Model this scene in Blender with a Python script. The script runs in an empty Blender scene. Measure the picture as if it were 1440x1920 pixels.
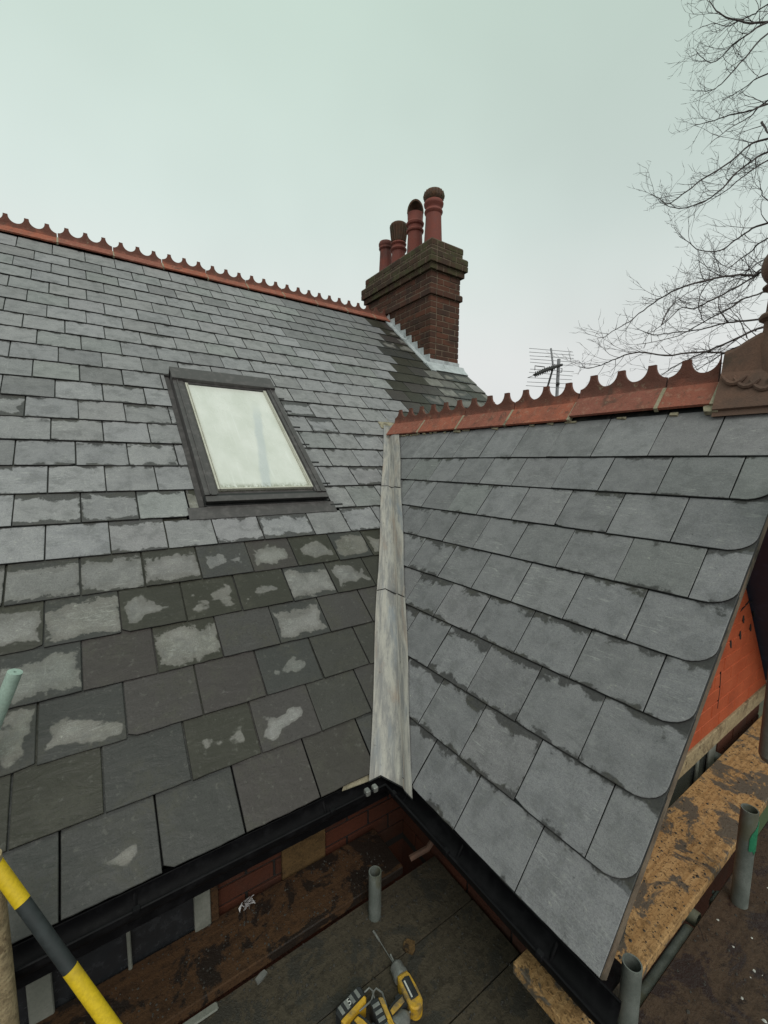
import bpy, math, random
from mathutils import Vector, Matrix
D = bpy.data
SC = bpy.context.scene
COL = SC.collection
R = math.radians
PI = math.pi
rnd = random.Random(7)

# ------------------------------------------------------------------ camera
CAM = Vector((-1.2823, -1.3496, 1.2588))
yaw, pit, rol = R(34.3728), R(-6.5697), R(0.5294)
fw = Vector((math.sin(yaw) * math.cos(pit), math.cos(yaw) * math.cos(pit), math.sin(pit)))
ri = fw.cross(Vector((0, 0, 1))).normalized()
up = ri.cross(fw)
ri, up = ri * math.cos(rol) + up * math.sin(rol), -ri * math.sin(rol) + up * math.cos(rol)
cd = D.cameras.new('camera')
cam = D.objects.new('camera', cd)
COL.objects.link(cam)
m3 = Matrix((ri, up, -fw)).transposed()
cam.matrix_world = Matrix.Translation(CAM) @ m3.to_4x4()
cd.sensor_fit = 'VERTICAL'
cd.sensor_height = 24
cd.lens = 796.94 / 1920 * 24
cd.clip_start = 0.02
cd.clip_end = 2000
SC.camera = cam

# ------------------------------------------------------------------ world: overcast
w = D.worlds.new('World')
SC.world = w
w.use_nodes = True
nt = w.node_tree
for n in list(nt.nodes):
    nt.nodes.remove(n)
out = nt.nodes.new('ShaderNodeOutputWorld')
sky = nt.nodes.new('ShaderNodeTexSky')
sky.sky_type = 'NISHITA'
sky.sun_disc = False
sky.sun_elevation = R(48)
sky.sun_rotation = R(200)
bg1 = nt.nodes.new('ShaderNodeBackground')
bg1.inputs[1].default_value = 0.07
nt.links.new(sky.outputs[0], bg1.inputs[0])
tc = nt.nodes.new('ShaderNodeTexCoord')
sep = nt.nodes.new('ShaderNodeSeparateXYZ')
nt.links.new(tc.outputs['Generated'], sep.inputs[0])
ramp = nt.nodes.new('ShaderNodeValToRGB')
cr = ramp.color_ramp
cr.elements[0].position = 0.0
cr.elements[0].color = (0.74, 0.745, 0.745, 1)
cr.elements[1].position = 1.0
cr.elements[1].color = (0.49, 0.62, 0.545, 1)
e = cr.elements.new(0.22); e.color = (0.72, 0.74, 0.725, 1)
e = cr.elements.new(0.45); e.color = (0.61, 0.70, 0.66, 1)
e = cr.elements.new(0.75); e.color = (0.53, 0.66, 0.58, 1)
nt.links.new(sep.outputs[2], ramp.inputs[0])
nz = nt.nodes.new('ShaderNodeTexNoise')
nz.inputs['Scale'].default_value = 1.6
nz.inputs['Detail'].default_value = 3
nt.links.new(tc.outputs['Generated'], nz.inputs['Vector'])
mrn = nt.nodes.new('ShaderNodeMapRange')
mrn.inputs['From Min'].default_value = 0.3
mrn.inputs['From Max'].default_value = 0.7
mrn.inputs['To Min'].default_value = 0.90
mrn.inputs['To Max'].default_value = 1.09
nt.links.new(nz.outputs[0], mrn.inputs[0])
vm = nt.nodes.new('ShaderNodeVectorMath'); vm.operation = 'SCALE'
nt.links.new(ramp.outputs[0], vm.inputs[0])
nt.links.new(mrn.outputs[0], vm.inputs['Scale'])
bg2 = nt.nodes.new('ShaderNodeBackground')
bg2.inputs[1].default_value = 1.07
nt.links.new(vm.outputs[0], bg2.inputs[0])
mx = nt.nodes.new('ShaderNodeMixShader')
mx.inputs[0].default_value = 0.96
nt.links.new(bg1.outputs[0], mx.inputs[1])
nt.links.new(bg2.outputs[0], mx.inputs[2])
nt.links.new(mx.outputs[0], out.inputs[0])

sl = D.lights.new('sun', 'SUN')
sl.energy = 1.35
sl.angle = R(40)
sl.color = (1.0, 0.97, 0.93)
so = D.objects.new('sun', sl)
COL.objects.link(so)
so.rotation_euler = (R(42), 0, R(-20))
so.location = (0, 0, 20)
vs = SC.view_settings
vs.view_transform = 'Standard'
vs.look = 'None'
vs.exposure = 0
vs.gamma = 1
vs.use_curve_mapping = False

# ------------------------------------------------------------------ geometry helpers
class MB:
    def __init__(s):
        s.v = []; s.f = []; s.smooth = []
    def add(s, verts, faces, smooth=False):
        o = len(s.v)
        s.v += [tuple(p) for p in verts]
        for f in faces:
            s.f.append([i + o for i in f]); s.smooth.append(smooth)
    def box(s, lo, hi, M=None):
        x0, y0, z0 = lo; x1, y1, z1 = hi
        vs_ = [Vector(p) for p in ((x0,y0,z0),(x1,y0,z0),(x1,y1,z0),(x0,y1,z0),(x0,y0,z1),(x1,y0,z1),(x1,y1,z1),(x0,y1,z1))]
        if M: vs_ = [M @ p for p in vs_]
        s.add(vs_, [(0,3,2,1),(4,5,6,7),(0,1,5,4),(1,2,6,5),(2,3,7,6),(3,0,4,7)])
    def bevbox(s, lo, hi, b, M=None):
        # box with chamfered vertical-and-top edges (all 12 edges, octagonal-ish)
        x0, y0, z0 = lo; x1, y1, z1 = hi
        def ring(z, i):
            return [(x0+b+i,y0+i,z),(x1-b-i,y0+i,z),(x1-i,y0+b+i,z),(x1-i,y1-b-i,z),(x1-b-i,y1-i,z),(x0+b+i,y1-i,z),(x0+i,y1-b-i,z),(x0+i,y0+b+i,z)]
        vv = ring(z0, b*.7) + ring(z0+b, 0) + ring(z1-b, 0) + ring(z1, b*.7)
        vv = [Vector(p) for p in vv]
        if M: vv = [M @ p for p in vv]
        fs = [tuple(reversed(range(8))), tuple(range(24, 32))]
        for k in range(3):
            for i in range(8):
                j = (i+1) % 8
                fs.append((k*8+i, k*8+j, k*8+8+j, k*8+8+i))
        s.add(vv, fs)
    def prism(s, poly, ex):
        # poly list of Vector, extruded by vector ex
        n = len(poly)
        a = [Vector(p) for p in poly]; b = [p + ex for p in a]
        fs = [tuple(reversed(range(n))), tuple(range(n, 2*n))]
        for i in range(n):
            j = (i+1) % n
            fs.append((i, j, n+j, n+i))
        s.add(a + b, fs)
    def tube(s, pts, rad, seg=8, cap=True, smooth=True):
        pts = [Vector(p) for p in pts]
        if not hasattr(rad, '__len__'): rad = [rad]*len(pts)
        t = (pts[1]-pts[0]).normalized()
        a = t.orthogonal().normalized()
        vv = []
        for i, p in enumerate(pts):
            if i == 0: t = (pts[1]-pts[0])
            elif i == len(pts)-1: t = pts[-1]-pts[-2]
            else: t = pts[i+1]-pts[i-1]
            if t.length < 1e-9: t = Vector((0,0,1))
            t.normalize()
            a = (a - t*a.dot(t))
            if a.length < 1e-6: a = t.orthogonal()
            a.normalize(); b = t.cross(a)
            for k in range(seg):
                an = 2*PI*k/seg
                vv.append(p + (a*math.cos(an)+b*math.sin(an))*rad[i])
        fs = []
        for i in range(len(pts)-1):
            for k in range(seg):
                j = (k+1) % seg
                fs.append((i*seg+k, i*seg+j, (i+1)*seg+j, (i+1)*seg+k))
        s.add(vv, fs, smooth)
        if cap:
            n = len(vv); 
            s.add(vv[:seg], [tuple(reversed(range(seg)))])
            s.add(vv[-seg:], [tuple(range(seg))])
    def pipe(s, p0, p1, ro, ri_, seg=24):
        # hollow tube open at both ends
        p0 = Vector(p0); p1 = Vector(p1)
        t = (p1-p0).normalized(); a = t.orthogonal().normalized(); b = t.cross(a)
        vv = []
        for p, r in ((p0, ri_), (p0, ro), (p1, ro), (p1, ri_)):
            for k in range(seg):
                an = 2*PI*k/seg
                vv.append(p + (a*math.cos(an)+b*math.sin(an))*r)
        fs = []
        for i in range(4):
            i2 = (i+1) % 4
            for k in range(seg):
                j = (k+1) % seg
                fs.append((i*seg+k, i*seg+j, i2*seg+j, i2*seg+k))
        s.add(vv, fs, True)
    def lathe(s, prof, c, seg=24, ax=None):
        c = Vector(c); vv = []; n = len(prof)
        for r, z in prof:
            for k in range(seg):
                an = 2*PI*k/seg
                vv.append(c + Vector((r*math.cos(an), r*math.sin(an), z)))
        fs = []
        for i in range(n-1):
            for k in range(seg):
                j = (k+1) % seg
                fs.append((i*seg+k, i*seg+j, (i+1)*seg+j, (i+1)*seg+k))
        s.add(vv, fs, True)
        s.add(vv[:seg], [tuple(reversed(range(seg)))])
        s.add(vv[-seg:], [tuple(range(seg))])
    def obj(s, name, mat, parent=None, auto=35, label=None, kind=None):
        me = D.meshes.new(name)
        me.from_pydata([tuple(p) for p in s.v], [], s.f)
        me.polygons.foreach_set('use_smooth', s.smooth)
        me.materials.append(mat)
        if any(s.smooth):
            try: me.set_sharp_from_angle(angle=R(auto))
            except Exception: pass
        me.update()
        o = D.objects.new(name, me)
        COL.objects.link(o)
        if parent is not None:
            o.parent = parent
            # parents sit at identity rotation: keep world coordinates
            o.matrix_parent_inverse = PARENTINV.get(parent.name, Matrix.Identity(4))
        if label: o['label'] = label
        if kind: o['kind'] = kind
        return o

PARENTINV = {}
def thing(name, label, cat, loc=(0,0,0), group=None):
    o = D.objects.new(name, None)
    COL.objects.link(o)
    o.location = loc
    o.empty_display_size = 0.1
    o['label'] = label; o['category'] = cat
    if group: o['group'] = group
    PARENTINV[o.name] = Matrix.Translation(-Vector(loc))
    return o
def tag(o, label, cat, group=None):
    o['label'] = label; o['category'] = cat
    if group: o['group'] = group
    return o

# ------------------------------------------------------------------ material helpers
class NT:
    def __init__(s, name):
        s.m = D.materials.new(name); s.m.use_nodes = True
        s.t = s.m.node_tree
        s.b = s.t.nodes['Principled BSDF']
        s.o = s.t.nodes['Material Output']
    def n(s, typ, **kw):
        x = s.t.nodes.new(typ)
        for k, v in kw.items():
            if k in x.inputs: x.inputs[k].default_value = v
            else: setattr(x, k, v)
        return x
    def l(s, a, b): s.t.links.new(a, b)
    def val(s, x, inp):
        if isinstance(x, (int, float)): inp.default_value = x
        elif isinstance(x, tuple):
            inp.default_value = x if len(x) == len(inp.default_value) else (*x, 1)
        else: s.l(x, inp)
    def math(s, op, a, b=0, c=None, clamp=False):
        x = s.t.nodes.new('ShaderNodeMath'); x.operation = op; x.use_clamp = clamp
        s.val(a, x.inputs[0]); s.val(b, x.inputs[1])
        if c is not None: s.val(c, x.inputs[2])
        return x.outputs[0]
    def mix(s, f, a, b, mode='MIX'):
        x = s.t.nodes.new('ShaderNodeMix'); x.data_type = 'RGBA'; x.blend_type = mode
        s.val(f, x.inputs[0]); s.val(a, x.inputs[6]); s.val(b, x.inputs[7])
        return x.outputs[2]
    def noise(s, vec, scale, detail=4, rough=.55, dist=0):
        x = s.t.nodes.new('ShaderNodeTexNoise')
        x.inputs['Scale'].default_value = scale; x.inputs['Detail'].default_value = detail
        x.inputs['Roughness'].default_value = rough; x.inputs['Distortion'].default_value = dist
        if vec is not None: s.l(vec, x.inputs['Vector'])
        return x.outputs[0]
    def mr(s, x, a, b, c=0, d=1, smooth=True):
        n = s.t.nodes.new('ShaderNodeMapRange')
        n.interpolation_type = 'SMOOTHSTEP' if smooth else 'LINEAR'
        s.val(x, n.inputs[0])
        n.inputs[1].default_value = a; n.inputs[2].default_value = b
        n.inputs[3].default_value = c; n.inputs[4].default_value = d
        return n.outputs[0]
    def mapping(s, vec, scale=(1,1,1), loc=None):
        x = s.t.nodes.new('ShaderNodeMapping')
        x.inputs['Scale'].default_value = scale
        s.l(vec, x.inputs['Vector'])
        if loc is not None: s.l(loc, x.inputs['Location'])
        return x.outputs[0]
    def obj(s): return s.n('ShaderNodeTexCoord').outputs['Object']
    def rand(s): return s.n('ShaderNodeObjectInfo').outputs['Random']
    def bump(s, h, st=.4, dist=.01):
        x = s.t.nodes.new('ShaderNodeBump')
        x.inputs['Strength'].default_value = st; x.inputs['Distance'].default_value = dist
        s.l(h, x.inputs['Height']); s.l(x.outputs[0], s.b.inputs['Normal'])
    def col(s, c): s.val(c, s.b.inputs['Base Color'])
    def rough(s, c): s.val(c, s.b.inputs['Roughness'])
    def metal(s, c): s.val(c, s.b.inputs['Metallic'])
    def spec(s, c): s.val(c, s.b.inputs['Specular IOR Level'])

def worn(name, c1, c2, scale=8, rough=.7, metal=0, bump=.3, dirt=None, dirtamt=.5, fine=120, spec=.5, stretch=(1,1,1)):
    t = NT(name)
    v = t.mapping(t.obj(), stretch)
    a = t.noise(v, scale, 5, .6)
    f = t.noise(v, fine, 3, .6)
    c = t.mix(t.mr(a, .3, .7), c1, c2)
    c = t.mix(t.mr(f, .3, .75, 0, .35), c, tuple(x*.45 for x in c1[:3]))
    if dirt:
        d = t.noise(v, scale*.35, 6, .65, .4)
        c = t.mix(t.mr(d, .62-.25*dirtamt, .74-.2*dirtamt), c, dirt)
    r = t.math('ADD', t.mr(a, .3, .7, -.1, .1), rough)
    t.col(c); t.rough(r); t.metal(metal); t.spec(spec)
    t.bump(t.math('ADD', t.math('MULTIPLY', a, .6), t.math('MULTIPLY', f, .4)), bump, .006)
    return t.m

def slate_material():
    t = NT('slate')
    uv = t.n('ShaderNodeUVMap', uv_map='UVMap').outputs[0]
    dim = t.n('ShaderNodeAttribute', attribute_name='dim')
    look = t.n('ShaderNodeAttribute', attribute_name='look')
    ds = t.n('ShaderNodeSeparateXYZ'); t.l(dim.outputs['Vector'], ds.inputs[0])
    lk = t.n('ShaderNodeSeparateXYZ'); t.l(look.outputs['Vector'], lk.inputs[0])
    us = t.n('ShaderNodeSeparateXYZ'); t.l(uv, us.inputs[0])
    u, v = us.outputs[0], us.outputs[1]
    W, G, S = ds.outputs
    wet, brown, tone = lk.outputs
    cmb = t.n('ShaderNodeCombineXYZ')
    t.l(u, cmb.inputs[0]); t.l(v, cmb.inputs[1]); t.l(t.math('MULTIPLY', S, 37.0), cmb.inputs[2])
    P = cmb.outputs[0]
    # distance to the exposed edges, metres
    du = t.math('MINIMUM', u, t.math('SUBTRACT', W, u))
    dv = t.math('MINIMUM', v, t.math('SUBTRACT', G, v))
    d = t.math('MINIMUM', t.math('ADD', t.math('MULTIPLY', du, 1.6), t.mr(wet, .25, .5, .03, 0)), t.math('MINIMUM', t.math('ADD', t.math('MULTIPLY', v, 1.2), t.mr(wet, .25, .5, .008, 0)), t.math('MULTIPLY', t.math('SUBTRACT', G, v), .85)))
    n1 = t.noise(P, 13, 5, .62, .3)
    n2 = t.noise(P, 55, 4, .65)
    n3 = t.noise(P, 330, 3, .6)
    n0 = t.noise(P, 7.5, 3, .5, .2)
    big = t.mix(t.mr(wet, .25, .45), n1, n0)
    dd = t.math('ADD', d, t.math('MULTIPLY', t.math('SUBTRACT', big, .5), t.mr(wet, .2, .5, .13, .27)))
    dd = t.math('ADD', dd, t.math('MULTIPLY', t.math('SUBTRACT', n2, .5), .025))
    wm = t.mr(t.math('SUBTRACT', t.math('MULTIPLY', wet, .125), dd), -.005, .008)
    # stone colour
    gray = t.mix(t.mr(n1, .3, .7), (.182,.178,.188), (.245,.238,.248))
    olive = t.mix(t.mr(t.noise(P, 7, 4), .35, .65), (.125,.117,.090), (.20,.185,.158))
    olive = t.mix(t.mr(t.noise(P, 22, 3), .5, .72), olive, (.235,.225,.185))
    c = t.mix(brown, gray, olive)
    # purple/green heather tint per slate
    c = t.mix(t.mr(t.math('FRACT', t.math('MULTIPLY', S, 7.31)), .75, .95, 0, .25), c, (.20,.175,.18))
    c = t.mix(t.mr(t.math('FRACT', t.math('MULTIPLY', S, 5.77)), .8, .98, 0, .3), c, (.165,.19,.16))
    # fine grain
    n4 = t.noise(P, 140, 4, .7)
    c = t.mix(t.mr(n3, .45, .75, 0, .36), c, (.36,.36,.36))
    c = t.mix(t.mr(n3, .5, .28, 0, .45), c, (.085,.085,.085))
    c = t.mix(t.mr(n4, .52, .70, 0, .35), c, (.34,.335,.32))
    c = t.mix(t.mr(n4, .46, .32, 0, .30), c, (.10,.10,.10))
    c = t.mix(t.mr(n2, .5, .68, 0, .25), c, (.30,.30,.285))
    # pale scratches and lichen dust
    sc = t.noise(t.mapping(P, (5, 38, 1)), 3.2, 5, .7, 1.2)
    sc2 = t.noise(P, 4.5, 3, .6)
    scm = t.math('MULTIPLY', t.mr(sc, .54, .66), t.mr(sc2, .47, .62))
    c = t.mix(t.math('MULTIPLY', scm, .5), c, (.46,.46,.43))
    st = t.noise(t.mapping(P, (55, 7, 1)), 1.0, 4, .6, .6)
    c = t.mix(t.math('MULTIPLY', t.mr(st, .6, .74), t.mr(sc2, .5, .35, 0, .3)), c, (.42,.42,.4))
    li = t.noise(P, 38, 5, .7)
    c = t.mix(t.math('MULTIPLY', t.mr(li, .63, .71, 0, .75), t.mr(n1, .48, .6)), c, (.42,.42,.36))
    pit_ = t.noise(P, 75, 2, .5)
    c = t.mix(t.mr(pit_, .73, .78, 0, .7), c, (.06,.062,.06))
    # tone scales brightness of the stone
    c = t.mix(1.0, c, t.n('ShaderNodeCombineColor').outputs[0], 'MULTIPLY') if False else c
    hs = t.n('ShaderNodeHueSaturation'); t.l(c, hs.inputs['Color']); t.l(tone, hs.inputs['Value'])
    c = hs.outputs[0]
    # dirt plus painted shade: near-black joints, cut edges and shadow lines at the tails
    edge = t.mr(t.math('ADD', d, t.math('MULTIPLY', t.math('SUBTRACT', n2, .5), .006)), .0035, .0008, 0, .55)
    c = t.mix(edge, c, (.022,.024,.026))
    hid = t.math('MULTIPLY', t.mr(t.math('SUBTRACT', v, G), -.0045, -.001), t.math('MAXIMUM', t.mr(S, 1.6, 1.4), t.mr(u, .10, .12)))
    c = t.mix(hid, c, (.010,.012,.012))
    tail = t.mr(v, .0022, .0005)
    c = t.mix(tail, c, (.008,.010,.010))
    dark = t.n('ShaderNodeHueSaturation'); t.l(c, dark.inputs['Color']); t.l(t.mr(brown, .3, .8, .35, .30), dark.inputs['Value'])
    dark.inputs['Saturation'].default_value = 1.15
    wc = t.mix(.35, dark.outputs[0], (.060,.054,.051))
    pk = t.math('FRACT', t.math('MULTIPLY', S, 11.3))
    tint = t.mix(t.mr(pk, .30, .34, smooth=False), (.030,.028,.017), (.050,.040,.038))
    tint = t.mix(t.mr(pk, .62, .66, smooth=False), tint, (.040,.040,.038))
    wc = t.mix(t.math('MULTIPLY', t.mr(brown, .2, .7), .72), wc, tint)
    wc = t.mix(t.math('MULTIPLY', t.mr(n0, .45, .65, 0, .55), t.mr(n2, .35, .6)), wc, (.064,.060,.046))
    wc = t.mix(t.mr(n4, .5, .3, 0, .5), wc, (.025,.024,.021))
    wc = t.mix(t.mr(li, .58, .68, 0, .35), wc, (.13,.125,.11))
    damp = t.mr(t.math('SUBTRACT', t.math('MULTIPLY', wet, .125), dd), -.045, -.004, 0, .45)
    c = t.mix(t.math('MULTIPLY', damp, t.mr(brown, .2, .6)), c, (.105,.094,.083))
    c = t.mix(t.math('MULTIPLY', t.mr(n1, .5, .36), t.mr(n2, .35, .55, 0, .35)), c, (.115,.113,.112))
    c = t.mix(wm, c, wc)
    t.col(c)
    t.rough(t.math('ADD', t.mr(wm, 0, 1, .62, .46), t.mr(n2, .3, .7, -.06, .06)))
    t.spec(t.mr(wm, 0, 1, .34, .30))
    riv = t.noise(t.mapping(P, (4, 9, 1)), 2.4, 6, .55, .8)
    h = t.math('ADD', t.math('MULTIPLY', riv, .9), t.math('MULTIPLY', n3, .07))
    h = t.math('ADD', h, t.math('MULTIPLY', n2, .16))
    t.bump(h, .8, .006)
    return t.m
M_slate = slate_material()
M_slateedge = worn('slate_edge', (.012,.013,.013), (.03,.031,.03), 40, .8, 0, .4)  # wet mossy sides, blackened to paint the shadow lines at slate tails

def lead_material():
    t = NT('lead_sheet'); v = t.obj()
    vv = t.mapping(v, (1, 1, .6))
    at = t.n('ShaderNodeUVMap', uv_map='UVMap').outputs[0]
    st = t.noise(t.mapping(at, (30, 5.5, 1)), 1.0, 6, .72, .35)
    st2 = t.noise(t.mapping(at, (12, 3.2, 1)), 1.0, 5, .65, .4)
    f = t.noise(v, 160, 3, .6)
    c = t.mix(t.mr(st, .38, .62), (.215,.205,.20), (.40,.37,.33))
    c = t.mix(t.mr(st2, .5, .68, 0, .9), c, (.31,.245,.20))
    c = t.mix(t.mr(st2, .46, .3, 0, .8), c, (.22,.235,.26))
    st3 = t.noise(t.mapping(at, (60, 7, 1)), 1.0, 4, .7, .8)
    c = t.mix(t.mr(st3, .57, .7, 0, .5), c, (.52,.49,.43))
    c = t.mix(t.mr(f, .55, .75, 0, .35), c, (.12,.12,.12))
    c = t.mix(t.mr(t.noise(v, 26, 4), .66, .74, 0, .5), c, (.1,.09,.08))
    t.col(c); t.rough(.62); t.metal(.0); t.spec(.35)
    t.bump(t.math('ADD', t.math('MULTIPLY', st, .5), t.math('MULTIPLY', t.noise(v, 14, 3), 1.0)), .35, .008)
    return t.m
M_lead = lead_material()
M_newlead = worn('bright_lead', (.42,.45,.46), (.55,.58,.59), 14, .45, 0, .5, (.25,.27,.27), .4)
M_terra = worn('terracotta', (.30,.085,.045), (.40,.15,.085), 5, .8, 0, .6, (.16,.075,.05), .45, 180)
def ridge_material():
    t = NT('terracotta_ridge'); v = t.obj(); g = t.n('ShaderNodeNewGeometry').outputs['Position']
    r = t.rand()
    c = t.mix(r, (.36,.105,.06), (.25,.088,.064))
    c = t.mix(t.mr(t.noise(g, 9, 5), .4, .62, 0, .6), c, (.22,.078,.052))
    c = t.mix(t.mr(t.noise(g, 30, 4, .7), .5, .7, 0, .5), c, (.38,.22,.15))
    at = t.n('ShaderNodeAttribute', attribute_name='crest').outputs['Fac']
    cm = t.math('ADD', at, t.math('MULTIPLY', t.math('SUBTRACT', t.noise(g, 12, 4), .5), .9))
    c = t.mix(t.mr(cm, .15, .6, 0, .85), c, (.105,.042,.029))
    c = t.mix(t.mr(t.noise(g, 70, 3), .62, .72, 0, .6), c, (.07,.04,.03))
    c = t.mix(t.mr(t.noise(g, 11, 6, .75, .5), .53, .64, 0, .7), c, (.10,.055,.04))
    c = t.mix(t.mr(t.noise(g, 19, 6, .75), .60, .68, 0, .6), c, (.27,.24,.16))
    t.col(c); t.rough(.78); t.spec(.35)
    t.bump(t.math('ADD', t.noise(g, 45, 5, .7), t.math('MULTIPLY', t.noise(g, 220, 2), .4)), .8, .008)
    return t.m
M_ridge = ridge_material()
M_finial = worn('weathered_terracotta', (.105,.060,.042), (.18,.098,.068), 9, .85, 0, .6, (.06,.045,.03), .5, 160)
M_mortar = worn('mortar', (.27,.235,.15), (.38,.33,.24), 20, .95, 0, .8, (.10,.085,.06), .4)
M_oldmortar = worn('chimney_mortar', (.14,.10,.07), (.20,.15,.105), 12, .95, 0, .6, (.035,.03,.02), .5)
def brick_material(name, a, b, moss=0.0, soot=.4):
    t = NT(name); g = t.n('ShaderNodeNewGeometry').outputs['Position']; r = t.rand()
    c = t.mix(r, a, b)
    c = t.mix(t.mr(t.noise(g, 6, 4), .45, .65, 0, soot), c, (.045,.03,.024))
    c = t.mix(t.mr(t.noise(g, 60, 4, .7), .5, .75, 0, .5), c, tuple(x*.4 for x in a))
    if moss:
        c = t.mix(t.mr(t.noise(g, 4.5, 5, .7), .56-.2*moss, .68-.12*moss, 0, .9), c, (.07,.068,.032))
    t.col(c); t.rough(.9); t.spec(.25)
    t.bump(t.noise(g, 90, 4, .7), .5, .006)
    return t.m
M_brick = brick_material('chimney_brick', (.118,.048,.030), (.060,.033,.024), 0, .75)
M_brickmoss = brick_material('mossy_brick', (.075,.043,.028), (.055,.036,.024), .6, .5)
M_wallbrick = brick_material('wall_brick', (.085,.025,.013), (.055,.020,.012), 0, .4)
M_orange = worn('orange_painted_brick', (.40,.068,.018), (.47,.092,.028), 7, .7, 0, .25, (.27,.052,.018), .3, 90)
M_pot = worn('chimney_pot_clay', (.17,.040,.028), (.22,.058,.040), 6, .75, 0, .3, (.10,.032,.024), .45, 120)
M_pottop = worn('mossy_pot_rim', (.075,.042,.026), (.13,.062,.034), 22, .85, 0, .5, (.07,.055,.03), .5, 120)
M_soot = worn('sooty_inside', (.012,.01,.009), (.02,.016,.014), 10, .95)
def plastic(name, c, rough, spec=.5):
    t = NT(name); g = t.n('ShaderNodeNewGeometry').outputs['Position']
    n = t.noise(g, 22, 5, .65)
    cc = t.mix(t.mr(n, .45, .7, 0, .5), c, tuple(x*2.2+.006 for x in c))
    t.col(cc); t.rough(t.mr(n, .3, .7, rough, rough+.2)); t.spec(spec)
    return t.m
M_gutter = plastic('black_gutter', (.0045,.0042,.005), .5, .13)
M_alu = plastic('grey_brown_aluminium', (.062,.056,.055), .5)
M_aludark = plastic('dark_rubber_gasket', (.012,.012,.012), .5)
def glass_material():
    t = NT('frosted_roof_glass')
    at = t.n('ShaderNodeUVMap', uv_map='UVMap').outputs[0]
    g = t.obj()
    # room blind and sky reflection painted as one pale tone, with water run marks
    su = t.n('ShaderNodeSeparateXYZ'); t.l(at, su.inputs[0])
    wob = t.noise(t.mapping(at, (3, 6, 1)), 1.5, 3, .5)
    x = t.math('ADD', t.math('SUBTRACT', su.outputs[0], t.math('MULTIPLY', su.outputs[1], .36)), t.math('MULTIPLY', t.math('SUBTRACT', wob, .5), .05))
    band = t.math('MULTIPLY', t.mr(x, .42, .46), t.mr(x, .555, .52))  # painted sheen: slanted streak imitating a reflection in the pane
    band = t.math('MULTIPLY', band, t.mr(su.outputs[1], .9, .6))
    c = t.mix(t.mr(t.noise(at, 4, 4), .3, .7), (.60,.61,.55), (.70,.70,.65))
    c = t.mix(t.math('MULTIPLY', band, .55), c, (.44,.48,.50))
    st = t.noise(t.mapping(at, (30, 2.5, 1)), 1, 4, .6, .5)
    c = t.mix(t.mr(st, .56, .7, 0, .35), c, (.8,.8,.76))
    eb = t.math('MULTIPLY', t.mr(su.outputs[1], .07, .0), t.mr(t.noise(at, 40, 4), .35, .6))
    c = t.mix(eb, c, (.13,.13,.06))
    t.col(c); t.rough(t.mr(t.noise(at, 6, 4), .3, .7, .16, .34)); t.spec(.5)
    return t.m
M_glass = glass_material()
M_cream = worn('cream_seal', (.46,.44,.36), (.58,.56,.48), 10, .5, 0, .1)
def wood_material(name, a, b, dirt, amt, wetr=.6, sc=1.0, coarse=False):
    t = NT(name); g = t.n('ShaderNodeNewGeometry').outputs['Position']; r = t.rand()
    off = t.n('ShaderNodeCombineXYZ'); t.l(t.math('MULTIPLY', r, 9.0), off.inputs[1])
    gg = t.n('ShaderNodeVectorMath'); gg.operation = 'ADD'; t.l(g, gg.inputs[0]); t.l(off.outputs[0], gg.inputs[1]); g2 = gg.outputs[0]
    grain = t.noise(t.mapping(g2, (3*sc, 60*sc, 20)), 1, 5, .65, .6)
    c = t.mix(t.mr(grain, .35, .65), a, b)
    fl = t.noise(g2, 95*sc, 3, .6, .8)
    c = t.mix(t.mr(fl, .52, .66, 0, .75 if coarse else .4), c, tuple(x*.22 for x in a))
    c = t.mix(t.mr(t.noise(g2, 28, 4, .7), .5, .64, 0, .6), c, tuple(x*.5 for x in a))
    d = t.noise(g2, 5.5, 6, .7, .5)
    dm = t.mr(d, .66-.26*amt, .70-.24*amt)
    c = t.mix(dm, c, dirt)
    d2 = t.noise(g2, 15, 6, .75, .5)
    dm2 = t.mr(d2, .60, .66)
    c = t.mix(t.math('MULTIPLY', dm2, .8), c, tuple(x*.4 for x in dirt))
    t.col(c); t.rough(t.mr(dm, 0, 1, .8, wetr)); t.spec(.3)
    h = t.math('ADD', t.math('MULTIPLY', fl, .5), t.math('MULTIPLY', d2, .9))
    t.bump(h, .7, .008)
    return t.m
M_osb = wood_material('muddy_scaffold_board', (.34,.19,.075), (.46,.28,.125), (.105,.085,.065), .62, .6, 1, True)
M_deck = wood_material('dark_deck_board', (.052,.042,.028), (.070,.056,.038), (.040,.036,.029), .55, .5)
M_plat = wood_material('brown_platform_board', (.05,.024,.010), (.07,.034,.014), (.018,.012,.009), .6, .5)
M_ply = wood_material('brown_ply', (.055,.034,.021), (.072,.046,.029), (.028,.018,.016), .6, .5)
M_patch = wood_material('yellow_ply_patch', (.095,.056,.022), (.125,.072,.028), (.03,.02,.012), .3, .7)
M_timber = wood_material('pale_timber', (.30,.225,.13), (.38,.30,.18), (.18,.13,.075), .35, .8)
M_white = worn('grey_white_paint', (.16,.165,.14), (.22,.22,.19), 10, .6, 0, .2, (.10,.10,.08), .3)
M_windark = plastic('dark_window_glass', (.018,.019,.021), .12)
M_soffit = plastic('navy_soffit_paint', (.032,.040,.072), .5)
M_tube = worn('galvanised_tube', (.125,.14,.125), (.19,.205,.185), 18, .6, .2, .25, (.12,.12,.085), .45, 200)
M_palegreen = worn('pale_green_tube', (.33,.44,.38), (.40,.52,.45), 14, .45, .1, .15, (.25,.3,.25), .3)
M_yellow = worn('yellow_foam', (.62,.42,.005), (.70,.48,.01), 9, .6, 0, .2, (.45,.30,.02), .25, 140)
M_blacktape = plastic('black_sleeve', (.018,.022,.023), .55)
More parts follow.
